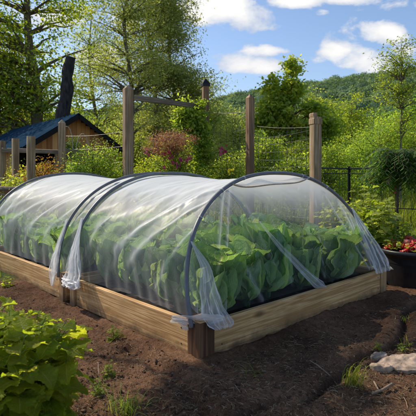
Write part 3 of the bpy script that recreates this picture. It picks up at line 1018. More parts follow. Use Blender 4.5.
for a, b in zip(pts[:-1], pts[1:]):
    L = np.linalg.norm(b - a)
    for s in np.arange(.12, L - .05, .12):
        P = a + (b - a) * s / L
        mb.tube(np.array([[P[0], P[1], .1], [P[0], P[1], CH + .1]]) - bl, .0028, 4, cap=False)
mb.build('wire_bar', M['black'], bf)

# red tags on the metal fence
for (px, py, d, lab, hh) in ((372, 180, 8.2, 'red plastic tag hanging from the black fence rail, nearer the fence corner', .13), (395.5, 190, 7.8, 'red plastic tag tied low beside the black fence post', .11)):
    p = at(px, py, d)
    t_ = thing('hanging_tag', lab, 'tag', tuple(p))
    mb = MB(); mb.box((0, 0, 0), (.085 if hh > .12 else .06, .012, hh), bev=.01); mb.build('plate', M['tagred'], t_)
    mb = MB(); mb.tube([(0, 0, hh / 2), (.004, 0, hh / 2 + .1), (0, 0.0, hh / 2 + (.02 + CH + .1 - p[2] - hh / 2))], .003, 5); mb.build('string', M['wire'], t_)


# ============================================================================= RAISED BEDS
def board(name, parent, u0, v0, u1, v1, h, th, mat, z0=0.0):
    a = bp(u0, v0, z0 + h / 2); b = bp(u1, v1, z0 + h / 2)
    e = b - a; L = np.linalg.norm(e)
    n = 30
    mb = MB(); mb.box((0, 0, 0), (L, th, h), bev=.005)
    o = mb.build(name, mat, parent)
    o.rotation_mode = 'XYZ'
    o.rotation_euler = (0, 0, math.atan2(e[1], e[0]))
    o.location = (a + b) / 2 - np.array(parent.location)
    return o


def raised_bed(label, v0, v1, near):
    root = thing('raised_bed', label, 'raised bed', tuple(bp(0, v0, 0)), 0, 'pine raised beds')
    th = .042; pw = .115
    board('side_board', root, th / 2, v0 + (pw if near else .02), th / 2, v1 - .02, BH, th, M['pine'])
    board('side_board', root, BW - th / 2, v0 + .02, BW - th / 2, v1 - .02, BH, th, M['pine'])
    board('end_board', root, (pw if near else .0), v0 + th / 2, BW - (.115 if near else 0), v0 + th / 2, BH - .002, th, M['pine'])
    board('end_board', root, 0, v1 - th / 2 + .002, BW, v1 - th / 2 + .002, BH - .002, th, M['pine'])
    rl = np.array(root.location)

    def stake(u, v, w_, h, mat, cap=None):
        mb = MB(); mb.box((0, 0, h / 2 - .02), (w_, w_, h + .04), bev=.006)
        o = mb.build('corner_post', mat, root); o.location = bp(u, v, 0) - rl; o.rotation_euler = (0, 0, BRZ)
        if cap:
            mb = MB(); mb.box((0, 0, h + .006), (w_ * 1.06, w_ * 1.06, .012), bev=.003); mb.build('post_top', cap, o)
        return o
    if near:
        stake(.05, .05, .135, .262, M['cedar'], M['pine'])['label'] = 'dark brown corner post nearest the camera'
        stake(BW - .05, .055, .13, .258, M['pine_v'])
        stake(.03, v1 - .05, .10, .275, M['pine_v'])
        stake(BW - .03, v1 - .05, .10, .27, M['pine_v'])
    else:
        stake(.02, v0 + .055, .09, .27, M['pine_v']); stake(BW - .02, v0 + .055, .09, .27, M['pine_v'])
        stake(.02, v1 - .05, .09, .26, M['pine_v']); stake(BW - .02, v1 - .05, .09, .26, M['pine_v'])
    for (u_, v_, z_) in ([(.20, v0, .07), (.20, v0, .18), (BW - .16, v0, .07), (BW - .16, v0, .18), (0, v0 + .20, .07), (0, v0 + .20, .18), (0, v1 - .14, .07), (0, v1 - .14, .18)] if near else [(0, v0 + .2, .07), (0, v0 + .2, .18)]):
        e = -U if u_ == 0 else -V
        mb = MB(); c_ = bp(u_, v_, z_) - rl; mb.tube([c_ - e * .004, c_ + e * .002], .0055, 8); mb.build('screw', M['wire'], root)
    uu, vv = np.meshgrid(np.linspace(.045, BW - .045, 150), np.linspace(v0 + .045, v1 - .045, 110), indexing='ij')
    zz = .172 + .022 * fbm(uu, vv + v0, 6, 4, .6) + .012 * fbm(uu, vv, 24, 3, .6)
    MB().grid(bp(uu, vv, zz) - rl).build('bed_soil', M['bed_soil'], root, smooth=True)
    return root


raised_bed('pine board raised bed nearest the camera with a dark corner post', 0, BL1, True)
raised_bed('pine board raised bed farther back, half cut by the left frame edge', V2, BL2, False)

# ============================================================================= HOOPS AND FLEECE
HC, HR, HZ = 1.27, 1.30, 1.015


def hoop_uz(s, hr=HR, hz=HZ):
    """s 0..1 from the left foot over the top to the right foot"""
    an = np.pi * (1 - np.asarray(s))
    e = 2 / 2.25
    cu, su = np.cos(an), np.sin(an)
    return HC + hr * np.sign(cu) * np.abs(cu) ** e, .245 + hz * np.abs(su) ** e


def hoop_pt(s, v0, lean, hr=HR, hz=HZ, out=0.0):
    u, z = hoop_uz(s, hr + out, hz + out)
    return bp(u, v0 + lean * (z - .25), z)


def hoop(parent, v0, lean, r=.019, mat=None):
    rl = np.array(parent.location)
    s = np.linspace(0, 1, 90)
    P = hoop_pt(s, v0, lean)
    P = np.vstack([P[0] - [0, 0, .02], P[0] - [0, 0, .01], P, P[-1] - [0, 0, .01], P[-1] - [0, 0, .02]])
    mb = MB(); mb.tube(P - rl, r, 10)
    return mb.build('hoop', mat or M['pipe'], parent, smooth=True)


def line_fold(T, S, t0, s0, t1, s1, w_):
    """soft ridge along a segment in (t, s) space"""
    a = np.array([t0, s0]); b = np.array([t1, s1]); ab = b - a
    k = np.clip(((T - t0) * ab[0] + (S - s0) * ab[1]) / (ab @ ab), 0, 1)
    w_ = w_ * (1.1 + 1.3 * k)
    d = np.hypot((T - t0 - k * ab[0]), (S - s0 - k * ab[1]) * 1.6)
    return np.exp(-(d / w_) ** 2) * (1 - .35 * k)


def tunnel_cover(parent, vf, lf, vb, lb, folds, sag=.045, seed=0, name='cover'):
    rl = np.array(parent.location)
    nt_, ns = 300, 260
    T, S = np.meshgrid(np.linspace(0, 1, nt_), np.linspace(0, 1, ns), indexing='ij')
    u, z = hoop_uz(S, HR - .022, HZ - .022)
    v = (vf + lf * (z - .25)) * (1 - T) + (vb + lb * (z - .25)) * T
    mid = np.sin(np.pi * T)
    topw = np.sin(np.pi * S)
    # cloth sags between hoops, more on the flanks; flank is drawn in near the bottom
    pull = sag * mid * (.55 + .45 * topw)
    nu, nz = (u - HC) / HR, (z - .25) / HZ
    u = u - nu * pull * .8; z = z - nz * pull * .9
    low = (1 - sstep(0, .16, S)) + sstep(.84, 1, S)
    u = u - np.sign(nu) * low * (.05 + .02 * mid)
    F_ = np.zeros_like(T)
    for (t0, s0, t1, s1, w_, a) in folds:
        F_ = F_ + a * line_fold(T, S, t0, s0, t1, s1, w_)
    q = fbm(T * 3 + seed, S * 3, 2.0, 4) * .012 + np.sin(T * 46 + 9 * S + 3 * fbm(T, S, 4, 2)) * .003 * (1 - topw * .5)
    # gathers running down the flank near the hem
    gath = np.sin(T * 75 + 2.5 * fbm(T * 2, S * 2, 3, 2)) * .003 * low
    q = q + gath + F_ * .013
    P = bp(u + nu * q, v, z + nz * q)
    thick = np.clip(F_ * .15, 0, .30) + .04 * low * mid + .36 * sstep(.60, .97, topw) - .04 * (1 - sstep(.2, .7, topw))
    return MB().grid(P - rl, rnd=.5, fold=thick).build(name, M['gauze'], parent, smooth=True)


def drape(path, width, side, nrm, k=3, amp=.016, n=60, m=70, ph=0.0, fold=0.0, seed=0, taper=1.0):
    """gathered cloth strip along a path, corrugated across"""
    path = np.array(path, float); width = np.array(width, float)
    tk = np.linspace(0, 1, len(path)); t = np.linspace(0, 1, n)
    # Catmull-like smoothing by cubic interpolation of samples
    P = np.stack([np.interp(t, tk, path[:, q]) for q in range(3)], 1)
    for _ in range(3): P[1:-1] = (P[:-2] + 2 * P[1:-1] + P[2:]) / 4
    W = np.interp(t, tk, width)
    for _ in range(3): W[1:-1] = (W[:-2] + 2 * W[1:-1] + W[2:]) / 4
    side = np.array(side, float); side /= np.linalg.norm(side)
    nrm = np.array(nrm, float); nrm /= np.linalg.norm(nrm)
    c = np.linspace(-1, 1, m)
    C_, T_ = np.meshgrid(c, t)
    a = amp * np.clip(W / max(width.max(), 1e-6), .25, 1)
    wav = .8 * np.sin(C_ * k * np.pi + ph + 1.4 * np.sin(T_ * 5 + seed)) + .45 * np.sin(C_ * k * 2.3 * np.pi + T_ * 4 + seed) + .9 * fbm(C_ * 3 + seed, T_ * 2.5, 2.2, 4)
    edge = .22 * fbm(T_ * 4 + seed, C_ * 2, 1.5, 4)
    off = (C_ + edge)[..., None] * side * (W / 2)[:, None, None] + (wav * a[:, None])[..., None] * nrm
    Q = P[:, None, :] + off
    fo = fold + .12 * (np.abs(wav) > 1.0) + .12 * np.exp(-((np.abs(C_) - 1) / .05) ** 2)
    return Q, fo


def drape_obj(parent, *a, name='gathered_cloth', mat=None, mb=None, **k):
    Q, fo = drape(*a, **k)
    m_ = mb or MB()
    m_.grid(Q - np.array(parent.location), fold=fo)
    return m_ if mb is not None else m_.build(name, mat or M['gauze_thick'], parent, smooth=True)


# ---- near tunnel
v1h, l1h = .06, .31
tun = thing('row_cover_tunnel', 'near hoop tunnel of white fleece open to view at its front end', 'row cover', tuple(bp(0, 0, .25)), 0, 'fleece hoop tunnels')
h1 = hoop(tun, v1h, l1h, .0165); h2 = hoop(tun, BL1 - .08, .12, .016)
tl = np.array(tun.location)
for s in (.22, .32, .40, .58, .68):
    mb = MB(); P = hoop_pt(np.array([s - .002, s + .002]), v1h, l1h); mb.tube(P - tl, .0185, 10); mb.build('clip', M['clip'], tun, smooth=True)
rf = np.random.default_rng(8)
folds1 = [(.02, .36, .62, .10, .012, 1.3), (.0, .30, .50, .07, .010, 1.2), (.05, .42, .85, .16, .016, .9), (.0, .44, .95, .30, .022, .5), (.42, .44, .98, .18, .014, .6),
          (.22, .30, .66, .05, .012, .6), (.60, .40, .98, .28, .02, .3), (.0, .2, .28, .03, .010, .9), (.78, .20, .96, .03, .012, .5),
          (.3, .48, .75, .36, .03, .4)]
for i in range(12):
    a = rf.uniform(0, 1); folds1.append((a * .7, rf.uniform(.25, .45), np.clip(a * .7 + rf.uniform(.2, .4), 0, 1), rf.uniform(.02, .12), rf.uniform(.010, .018), rf.uniform(.1, .3)))
    folds1.append((a, rf.uniform(.55, .8), np.clip(a + rf.uniform(-.3, .3), 0, 1), rf.uniform(.88, .98), rf.uniform(.010, .018), rf.uniform(.1, .35)))
tunnel_cover(tun, v1h + .01, l1h, BL1 - .08, .12, folds1, sag=.055, seed=1)

# ---- front end sheet, hanging inside the hoop
NS, NR = 150, 90
S, Rr = np.meshgrid(np.linspace(0.03, .97, NS), np.linspace(0, 1, NR), indexing='ij')
hu, hz_ = hoop_uz(S, HR - .01, HZ - .01)
# the top of the sheet droops away from the apex (swag)
dro = np.exp(-((S - .475) / .105) ** 4) * .085
topz = hz_ - dro
bu_ = np.clip(hu, .07, BW - .07)
uu = hu * (1 - Rr) + (bu_ + .02 * np.sin(hu * 9)) * Rr
zz = topz * (1 - Rr) + .252 * Rr
vv = v1h + l1h * (zz - .25) + .012
wr = .010 * np.sin(hu * 17 + 3 * fbm(hu, Rr, 1.5, 2)) * np.sin(np.pi * np.clip(Rr * 1.1, 0, 1)) + .02 * fbm(hu * 1.3, Rr * 1.5, 1.6, 3)
vv = vv + wr * np.sin(np.pi * Rr) ** .5
uu = uu + .05 * (Rr * (1 - Rr)) * fbm(hu, Rr, 3, 2)
fo = .20 * (1 - sstep(.15, .50, (1.26 - zz))) - .01 * (1 - sstep(.35, .5, zz))
for (x0, z0, x1, z1, w_, a) in ((.60, 1.12, .30, .27, .010, .30), (.52, 1.10, .16, .27, .014, .25), (2.15, .95, 2.52, .27, .02, .25), (1.95, 1.05, 2.40, .27, .012, .28), (2.30, .80, 2.45, .27, .012, .25),
                             (1.0, .98, 1.12, .30, .008, .12), (1.75, 1.0, 1.60, .3, .008, .10), (.75, 1.0, .95, .5, .01, .10), (.55, .6, .7, .27, .02, .15)):
    a_ = np.array([x0, z0]); ab = np.array([x1 - x0, z1 - z0])
    k = np.clip(((uu - x0) * ab[0] + (zz - z0) * ab[1]) / (ab @ ab), 0, 1)
    dd = np.hypot(uu - x0 - k * ab[0], zz - z0 - k * ab[1])
    fo = fo + a * np.exp(-(dd / w_) ** 2)
    vv = vv - .02 * np.exp(-(dd / (w_ * 1.6)) ** 2)
fo = fo + .20 * sstep(2.28, 2.6, uu + .25 * (zz - .25)) * .8 + .12 * (1 - sstep(.0, .10, uu - .06))
MB().grid(bp(uu, vv, zz) - tl, fold=fo).build('end_sheet', M['gauze_end'], tun, smooth=True)
# folded-over hem at the top: cord in a swag and a small loose flap
s_ = np.linspace(.355, .60, 40)
cu, cz = hoop_uz(s_, HR, HZ)
dz = .10 * np.clip(1 - (np.abs(s_ - .4775) / .1225) ** 3, 0, 1)
cz = cz - dz
mb = MB(); mb.tube(bp(cu, v1h + l1h * (cz - .25) - .015, cz) - tl, .0065, 8); mb.build('cord', M['cord'], tun, smooth=True)
k_ = np.linspace(0, 1, 12)[None, :]
cuu = cu[:, None] + 0 * k_; czz = cz[:, None] + k_ * dz[:, None] * .45 * (1 + .3 * np.sin(s_ * 60))[:, None]
MB().grid(bp(cuu, v1h + l1h * (czz - .25) - .012 + .02 * np.sin(k_ * 5 + cuu * 9), czz) - tl, fold=.15).build('flap', M['gauze'], tun, smooth=True)

fr_side = U; fr_n = -V
# gathered strip from hoop to near corner
drape_obj(tun, [hoop_pt(.155, v1h, l1h, out=.02) - V * .03, bp(.085, .10, .62) - V * .06, bp(.085, .05, .45) - V * .04, bp(.12, .0, .31), bp(.13, -.055, .245), bp(.145, -.07, .205)],
          [.012, .085, .15, .20, .22, .14], [.8, .6, 0], [.5, -.85, 0], k=3, amp=.014, seed=1)
drape_obj(tun, [bp(-.085, .20, .262), bp(-.06, .10, .275), bp(-.005, .0, .282), bp(.08, -.05, .275), bp(.17, -.045, .262)],
          [.075, .085, .10, .10, .05], [.35, -.5, .85], [-.4, -.6, .5], k=2, amp=.014, seed=4)
drape_obj(tun, [bp(-.05, .16, .272), bp(-.055, .12, .245), bp(-.045, .10, .20)], [.06, .08, .05], -V, -U, k=2, amp=.01, seed=6)
# right foot: the sheet drawn to the far front corner
drape_obj(tun, [hoop_pt(.80, v1h, l1h, out=.02) - V * .02, bp(2.34, .12, .72), bp(2.46, .04, .48), bp(2.52, -.005, .31), bp(2.54, -.03, .235)],
          [.02, .16, .27, .36, .36], U, -V, k=4, amp=.018, seed=2, fold=-.08)
# diagonal folded strip on the end sheet
drape_obj(tun, [bp(.83, .20, .86), bp(1.02, .14, .64), bp(1.25, .08, .42), bp(1.42, .02, .275), bp(1.50, .0, .245)], [.012, .06, .09, .12, .02],
          [.75, .70, .35], -V, k=1.2, amp=.012, seed=3, fold=-.12)
# bunch at the joint of the two beds, belonging to the near tunnel
drape_obj(tun, [hoop_pt(.17, BL1 - .08, .12, out=.03), bp(.0, BL1 - .10, .62), bp(-.05, BL1 - .14, .46), bp(-.07, BL1 - .18, .33), bp(-.085, BL1 - .19, .245), bp(-.10, BL1 - .16, .20)],
          [.02, .11, .20, .27, .31, .22], V, -U, k=4, amp=.03, seed=5)
drape_obj(tun, [bp(-.09, BL1 - .30, .245), bp(-.11, BL1 - .17, .235), bp(-.09, BL1 + .0, .26)], [.06, .09, .05], [0, 0, 1], -U, k=2, amp=.02, seed=8)

# ---- far tunnel
tun2 = thing('row_cover_tunnel', 'farther hoop tunnel of white fleece behind the near one on the left', 'row cover', tuple(bp(0, V2, .25)), 0, 'fleece hoop tunnels')
hoop(tun2, V2 + .10, .10, .016); hoop(tun2, BL2 - .12, .05, .016)
folds2 = [(.0, .42, .55, .10, .010, .8), (.15, .44, .75, .12, .010, .8), (.35, .44, .90, .14, .012, .7), (.0, .33, .35, .08, .010, .7), (.55, .45, 1, .22, .012, .6),
          (.95, .40, .80, .05, .010, .8), (1.0, .3, .9, .04, .010, .8), (.05, .2, .2, .03, .010, .6), (.0, .46, .95, .38, .02, .4), (.3, .30, .55, .06, .008, .6)]
for i in range(14):
    a = rf.uniform(0, 1); folds2.append((a, rf.uniform(.15, .42), np.clip(a + rf.uniform(-.1, .3), 0, 1), rf.uniform(.02, .12), rf.uniform(.008, .014), rf.uniform(.12, .4)))
tunnel_cover(tun2, BL1 - .045, .12, BL2 - .12, .05, folds2, sag=.06, seed=5)
drape_obj(tun2, [hoop_pt(.16, V2 + .10, .10, out=.03), bp(-.03, V2 + .10, .55), bp(-.07, V2 + .10, .42), bp(-.08, V2 + .11, .28), bp(-.085, V2 + .12, .14)],
          [.02, .08, .14, .14, .03], V, -U, k=2.5, amp=.02, seed=9)
drape_obj(tun2, [hoop_pt(.17, BL2 - .12, .05, out=.03), bp(-.0, BL2 - .15, .55), bp(-.05, BL2 - .18, .40), bp(-.06, BL2 - .2, .26)],
          [.03, .18, .30, .36], V, -U, k=3.5, amp=.025, seed=11, fold=-.1)
# back end sheet of the far tunnel
S, Rr = np.meshgrid(np.linspace(0.0, 1, 60), np.linspace(0, 1, 30), indexing='ij')
hu, hz_ = hoop_uz(S)
zz = hz_ * (1 - Rr) + .25 * Rr
MB().grid(bp(hu, BL2 - .12 + .05 * (zz - .25) + .02 * fbm(hu * 2, zz * 2, 2, 2), zz) - np.array(tun2.location), fold=.02).build('end_sheet', M['gauze'], tun2, smooth=True)


# ============================================================================= CABBAGES
def big_leaf(mb, L, Wd, e0, e1, phi, cup, ruf, r, base=(0, 0, 0), tone=.5, nu=22, nv=17, pet=.14):
    u = np.linspace(0, 1, nu); v = np.linspace(-1, 1, nv)
    t = np.clip((u - pet) / (1 - pet), 0, 1)
    w_ = Wd * np.maximum(1 - np.abs(2 * t ** .8 - 1) ** 2.5, 0) ** .5
    w_ = np.maximum(w_, Wd * .07 * (1 - t)); w_[-1] = Wd * .16
    el = e0 + (e1 - e0) * u ** 1.9
    ds = L / (nu - 1)
    r_ = np.concatenate([[0], np.cumsum(np.cos(el[:-1]) * ds)]); z_ = np.concatenate([[0], np.cumsum(np.sin(el[:-1]) * ds)])
    VV = v[None, :]
    ph = r.uniform(0, 6)
    edge = np.abs(VV) ** 2.5
    ru = ruf * Wd * edge * (np.sin(u[:, None] * r.uniform(13, 18) + ph + VV * 2) + .5 * np.sin(u[:, None] * 31 + ph * 2 - VV * 5))
    ru += .05 * Wd * np.sin((u[:, None] - .38 * np.abs(VV)) * 44) * (1 - edge) * np.abs(VV) ** .5 + .05 * Wd * fbm(u[:, None] * 5 + ph, VV * 2 + 0 * u[:, None], 2.2, 3)
    off = cup * w_[:, None] * VV ** 2 + ru * (t[:, None] > 0)
    lat = w_[:, None] * VV * (1 - .12 * cup * np.abs(VV))
    nr, nz = -np.sin(el)[:, None], np.cos(el)[:, None]
    rr = r_[:, None] + nr * off; z = z_[:, None] + nz * off
    tw = r.uniform(-.35, .35) * u[:, None]
    lx = lat * np.cos(tw); z = z + lat * np.sin(tw)
    x = rr * math.cos(phi) - lx * math.sin(phi); y = rr * math.sin(phi) + lx * math.cos(phi)
    P = np.stack([x, y, z], -1) + np.array(base)
    UVc = np.stack(np.broadcast_arrays(u[:, None], VV), -1)
    mb.grid(P, rnd=np.clip(tone + .12 * edge + 0 * P[..., 0], 0, 1), uv=UVc)


def cabbage_mesh(seed, scale=1.0, spread=1.0, up=0.0):
    r = np.random.default_rng(seed)
    mb = MB(); n = 16
    for i in range(n):
        a = i / (n - 1)
        phi = i * 2.4 + r.uniform(-.3, .3)
        L = scale * (.47 - .10 * a) * r.uniform(.8, 1.12)
        e0 = R(66 + 20 * a + 8 * up) + r.normal() * .07; e1 = R((8 + 30 * up + (62 - 24 * up) * a) / spread) + r.normal() * (.32 - .1 * up)
        big_leaf(mb, L, scale * r.uniform(.155, .215) * (1 - .18 * a), e0, e1, phi, r.uniform(.25, .8), r.uniform(.08, .17), r,
                 (.02 * math.cos(phi), .02 * math.sin(phi), -.01), tone=np.clip(.25 + .45 * a + r.normal() * .13, 0, 1))
    return mb.mesh('cabbage', [M['cabbage']], True)


cabs = [cabbage_mesh(s, sc_, sp_) for s, sc_, sp_ in ((1, 1.0, 1), (2, 1.08, .9), (3, .95, 1.1), (4, 1.1, 1), (5, .88, 1.2), (6, 1.02, .8))]
ups = [cabbage_mesh(s, sc_, 1.0, 1.0) for s, sc_ in ((11, 1.06), (12, 1.0), (13, 1.12), (14, .98))]
rc = np.random.default_rng(4)


def cabbage(u, v, k, label, group, s=1.0, up=False):
    o = bpy.data.objects.new('cabbage_plant', ups[k % 4] if up else cabs[k % 6])
    col.objects.link(o)
    o.location = bp(u, v, .165); o.rotation_euler = (rc.normal() * .10, rc.normal() * .10, rc.uniform(0, 6.28))
    o.scale = (s, s, s * rc.uniform(1.0, 1.15))
    tag(o, label, 'cabbage', group)
    return o


front_lab = ['cabbage nearest the dark corner post, behind the gathered fleece', 'broad cabbage second from the dark corner post along the front board',
             'cabbage behind the diagonal fold of the end sheet', 'large round-leaved cabbage right of the diagonal fold',
             'cabbage second from the far front corner post', 'cabbage in the far front corner beside the gathered sheet']
k = 0
for j, v in enumerate((.29, .65, 1.00, 1.34, 1.66)):
    for i in range(6):
        u = .34 + .40 * i + rc.normal() * .03
        if u > BW - .22: continue
        if j == 0: cabbage(u, v + rc.normal() * .02, k, front_lab[i], 'cabbages along the front board', rc.uniform(.92, 1.2), True)
        elif i == 0: cabbage(u, v, k, ['', 'cabbage along the left side board, second back from the dark corner post', 'cabbage along the left side board, third back from the dark corner post', 'cabbage along the left side board by the bunched fleece', 'cabbage along the left side board in the back row of the near bed'][j], 'cabbages along the left board', rc.uniform(.92, 1.02), True)
        else: cabbage(u, v + rc.normal() * .03, k, 'cabbage growing in the inner rows under the near fleece tunnel', 'cabbages in the inner rows of the near bed', rc.uniform(.95, 1.25))
        k += 1
for j in range(5):
    for i in range(5):
        u = .34 + .47 * i + rc.normal() * .03; v = V2 + .28 + .46 * j + rc.normal() * .03
        cabbage(u, v, k, 'leafy cabbage blurred behind the fleece of the farther tunnel', 'cabbages in the farther bed', rc.uniform(.92, 1.05), i == 0); k += 1


# ============================================================================= HERBS, SHRUBS, WEEDS
def serr_leaf(mb, base, dirv, up, L, W_, tone, r, teeth=8, curl=.25, nv=7, fold_=.18, droop=.5):
    """ovate toothed leaf"""
    nu = teeth * 2 + 1
    u = np.linspace(0, 1, nu); v = np.linspace(-1, 1, nv)
    w_ = W_ * (np.sin(np.pi * np.clip(u, 0, 1) ** .68) ** .8)
    w_ = np.nan_to_num(w_); w_[0] = W_ * .08; w_[-1] = 0
    tooth = 1 + (.20 if teeth < 9 else .12) * (np.arange(nu) % 2)
    d = np.array(dirv, float); d /= np.linalg.norm(d)
    up = np.array(up, float); up -= up @ d * d; up /= np.linalg.norm(up) + 1e-9
    s = np.cross(d, up)
    VV = v[None, :]; U_ = u[:, None]
    lat = w_[:, None] * VV * (1 + (tooth[:, None] - 1) * np.abs(VV) ** 4)
    fwd = U_ * L + (tooth[:, None] - 1) * np.abs(VV) ** 4 * L * .25
    hgt = fold_ * np.abs(lat) - droop * L * U_ ** 2 * .5 + curl * .30 * L * np.sin(U_ * 13 + r.uniform(0, 6) + VV * 2) * np.abs(VV) ** 2.2 + .022 * L * np.sin((U_ - .38 * np.abs(VV)) * 44) * np.abs(VV) ** .5
    P = np.array(base) + fwd[..., None] * d + lat[..., None] * s + hgt[..., None] * up
    mb.grid(P, rnd=np.clip(tone + r.normal() * .05 + 0 * P[..., 0], 0, 1), uv=np.stack(np.broadcast_arrays(U_, VV), -1))


def leafy_plant(name, label, cat, loc, nst, H, spread, leafL, r, mat, stemm, nodes=7, wr=.36, tilt=.3, group=None, reach=(0, 0), teeth=8, stemr=.005):
    root = thing(name, label, cat, loc, 0, group)
    lf, st = MB(), MB()
    for i in range(nst):
        an = r.uniform(0, 6.28); rr = spread * math.sqrt(r.random())
        b = np.array([rr * .45 * math.cos(an), rr * .45 * math.sin(an), -.02])
        h = H * r.uniform(.6, 1.05) * (1 - .25 * rr / spread)
        tp = np.array([rr * math.cos(an) + reach[0] * r.random(), rr * math.sin(an) + reach[1] * r.random(), h])
        P = bez(b, np.array([b[0] * 1.2, b[1] * 1.2, h * .6]), tp, 12)
        st.tube(P, np.linspace(stemr, stemr * .4, 12), 6)
        a0 = r.uniform(0, 6.28)
        for j in range(nodes):
            q = .22 + .78 * (j + r.uniform(-.2, .2)) / (nodes - .9)
            q = min(max(q, .1), 1)
            p = P[min(11, int(q * 11))]
            big = (1.15 - .45 * q) if j < nodes - 1 else .55
            for s in (0, 1):
                a = a0 + j * 1.57 + s * math.pi + r.normal() * .25
                e = r.uniform(.05, .6) * (1 if j < nodes - 1 else 1.6)
                d = np.array([math.cos(a) * math.cos(e), math.sin(a) * math.cos(e), math.sin(e)])
                pl = leafL * .35 * big
                st.tube([p, p + d * pl * .5, p + d * pl], [stemr * .35] * 3, 4, cap=False)
                serr_leaf(lf, p + d * pl, d + np.array([0, 0, -.25]), [r.normal() * .25, r.normal() * .25, 1], leafL * big * r.uniform(.6, 1.2), leafL * wr * big * r.uniform(.85, 1.15), r.uniform(.25, .95), r, teeth, droop=r.uniform(.3, 1.0))
    lf.build('foliage', mat, root, smooth=True)
    st.build('stem', stemm, root, smooth=True)
    return root


M['stem'] = plain_mat('green_stem', (.13, .19, .035), .55)
r5 = np.random.default_rng(17)
leafy_plant('leafy_herb', 'tall bright green herb with toothed leaves in the bottom left corner', 'plant', (-.98, 2.16, 0), 50, .66, .37, .155, r5, M['bright'], M['stem'], nodes=7, wr=.46, teeth=11)
leafy_plant('leafy_herb', 'low bright green herb at the left edge just behind the tall herb', 'plant', (-1.30, 2.75, 0), 12, .22, .20, .07, r5, M['bright'], M['stem'], nodes=4)
# plant behind the near tunnel's right end
d = 5.75
leafy_plant('bean_plant', 'tall light green broad-leaved plant behind the tunnel beside the black planter', 'plant', (gx(374, d), d, 0), 34, 1.12, .42, .17, r5, M['lime'], M['stem'], nodes=7, wr=.45, stemr=.006)
leafy_plant('bean_plant', 'light green broad-leaved plant half hidden behind the tunnel end', 'plant', (gx(345, 6.3), 6.3, 0), 26, 1.08, .38, .16, r5, M['lime'], M['stem'], nodes=7, wr=.45, stemr=.006)
# young seedlings
for (px, py, H, sp_, L, n_, lab) in ((115, 338, .10, .05, .05, 5, 'young two-tone seedling growing beside the long side board'),
                                (20, 330, .07, .05, .035, 5, 'small seedling in the soil behind the tall corner herb'),
                                (110, 374, .10, .05, .035, 6, 'straggly seedling in the open soil between the herb and the corner post'),
                                (100, 392, .09, .07, .03, 8, 'low pale weed beside the tall corner herb at the bottom'),
                                (8, 286, .12, .08, .05, 6, 'bright seedling at the left edge below the far bed'),
                                (376, 352, .05, .04, .028, 4, 'tiny yellow-green weed growing beside the pale stones'),
                                (401, 356, .06, .05, .028, 5, 'yellow-green weed between the pale stones and the frame edge'),
                                (72, 322, .05, .04, .03, 4, 'tiny seedling below the joint of the two beds')):
    dd = CH * F / (py - HY); x = gx(px, dd)
    leafy_plant('seedling', lab, 'weed', (x, dd, gz(x, dd)), n_, H, sp_, L, r5, M['lime'] if px > 90 else M['bright'], M['stem'], nodes=3, stemr=.0022, teeth=5)


def grass_tuft(label, x, y, n, H, sp_, mat, r, bend=.6, w_=.004, name='grass_tuft', z=None, lean=(0, 0)):
    mb = MB()
    for i in range(n):
        a = r.uniform(0, 6.28); b = np.array([r.normal() * sp_ * .3, r.normal() * sp_ * .3, -.01])
        h = H * r.uniform(.3, 1.15); o_ = sp_ * r.uniform(.2, 2.2) * bend
        tp = b + np.array([math.cos(a) * o_ + lean[0] * h, math.sin(a) * o_ + lean[1] * h, h * (1 - bend * r.random() * 1.5)])
        P = bez(b, b + np.array([(tp - b)[0] * .25, (tp - b)[1] * .25, h]), tp, 7)
        s = np.array([-math.sin(a), math.cos(a), 0])
        ww = w_ * np.array([.7, 1, 1, .9, .7, .4, .05])[:, None]
        mb.grid(np.stack([P - s * ww, P + s * ww], 1), rnd=r.random())
    o = mb.build(name, mat)
    o.location = (x, y, gz(x, y) if z is None else z)
    tag(o, label, 'grass')
    return o


r6 = np.random.default_rng(6)
for (px, py, n_, H, sp_, mt, lean, lab) in ((352, 384, 90, .17, .08, 'grass', (.3, -.5), 'drooping green grass tuft beside the dark soil crack'),
                                  (125, 412, 80, .11, .12, 'grass', (.2, 0), 'pale grass tuft at the bottom edge near the corner herb'),
                                  (405, 352, 26, .09, .05, 'grass', (0, 0), 'short grass sprig at the right edge beyond the pale stones'),
                                  (405, 322, 24, .12, .06, 'grass', (0, 0), 'thin grass sprig at the right edge by the soil crack'),
                                  (12, 268, 160, .26, .16, 'grass', (0, 0), 'dark grass tuft against the far bed at the left edge'),
                                  (26, 276, 60, .12, .12, 'grass', (0, 0), 'low grass tuft along the foot of the far bed'),
                                  (250, 372, 30, .05, .12, 'grass', (0, 0), 'sparse flattened grass in the shade before the near bed'),
                                  (228, 350, 26, .05, .12, 'grass', (0, 0), 'thin grass close to the foot of the dark corner post')):
    dd = CH * F / (py - HY); x = gx(px, dd)
    grass_tuft(lab, x, dd, n_, H, sp_, M[mt], r6, lean=lean, w_=.0021)

# lawn, meadow
mb = MB()


def blades(mb, x, y, z, H, w_, r, tone):
    n = len(x); a = r.uniform(0, 6.28, n); bd = H * r.uniform(.1, .6, n)
    dx, dy = np.cos(a), np.sin(a)
    b = np.stack([x, y, z], 1); s = np.stack([-dy, dx, 0 * dx], 1) * (w_ * r.uniform(.6, 1.2, n))[:, None]
    m_ = b + np.stack([dx * bd * .3, dy * bd * .3, H * .6], 1); t = b + np.stack([dx * bd, dy * bd, H], 1)
    v = np.stack([b - s, b + s, m_ + s * .8, m_ - s * .8, t], 1).reshape(-1, 3)
    i = np.arange(n) * 5
    f = np.concatenate([np.stack([i, i + 1, i + 2, i + 3], 1), np.stack([i + 3, i + 2, i + 4, i + 4], 1)])
    mb.add(v, f, np.repeat(tone, 5))


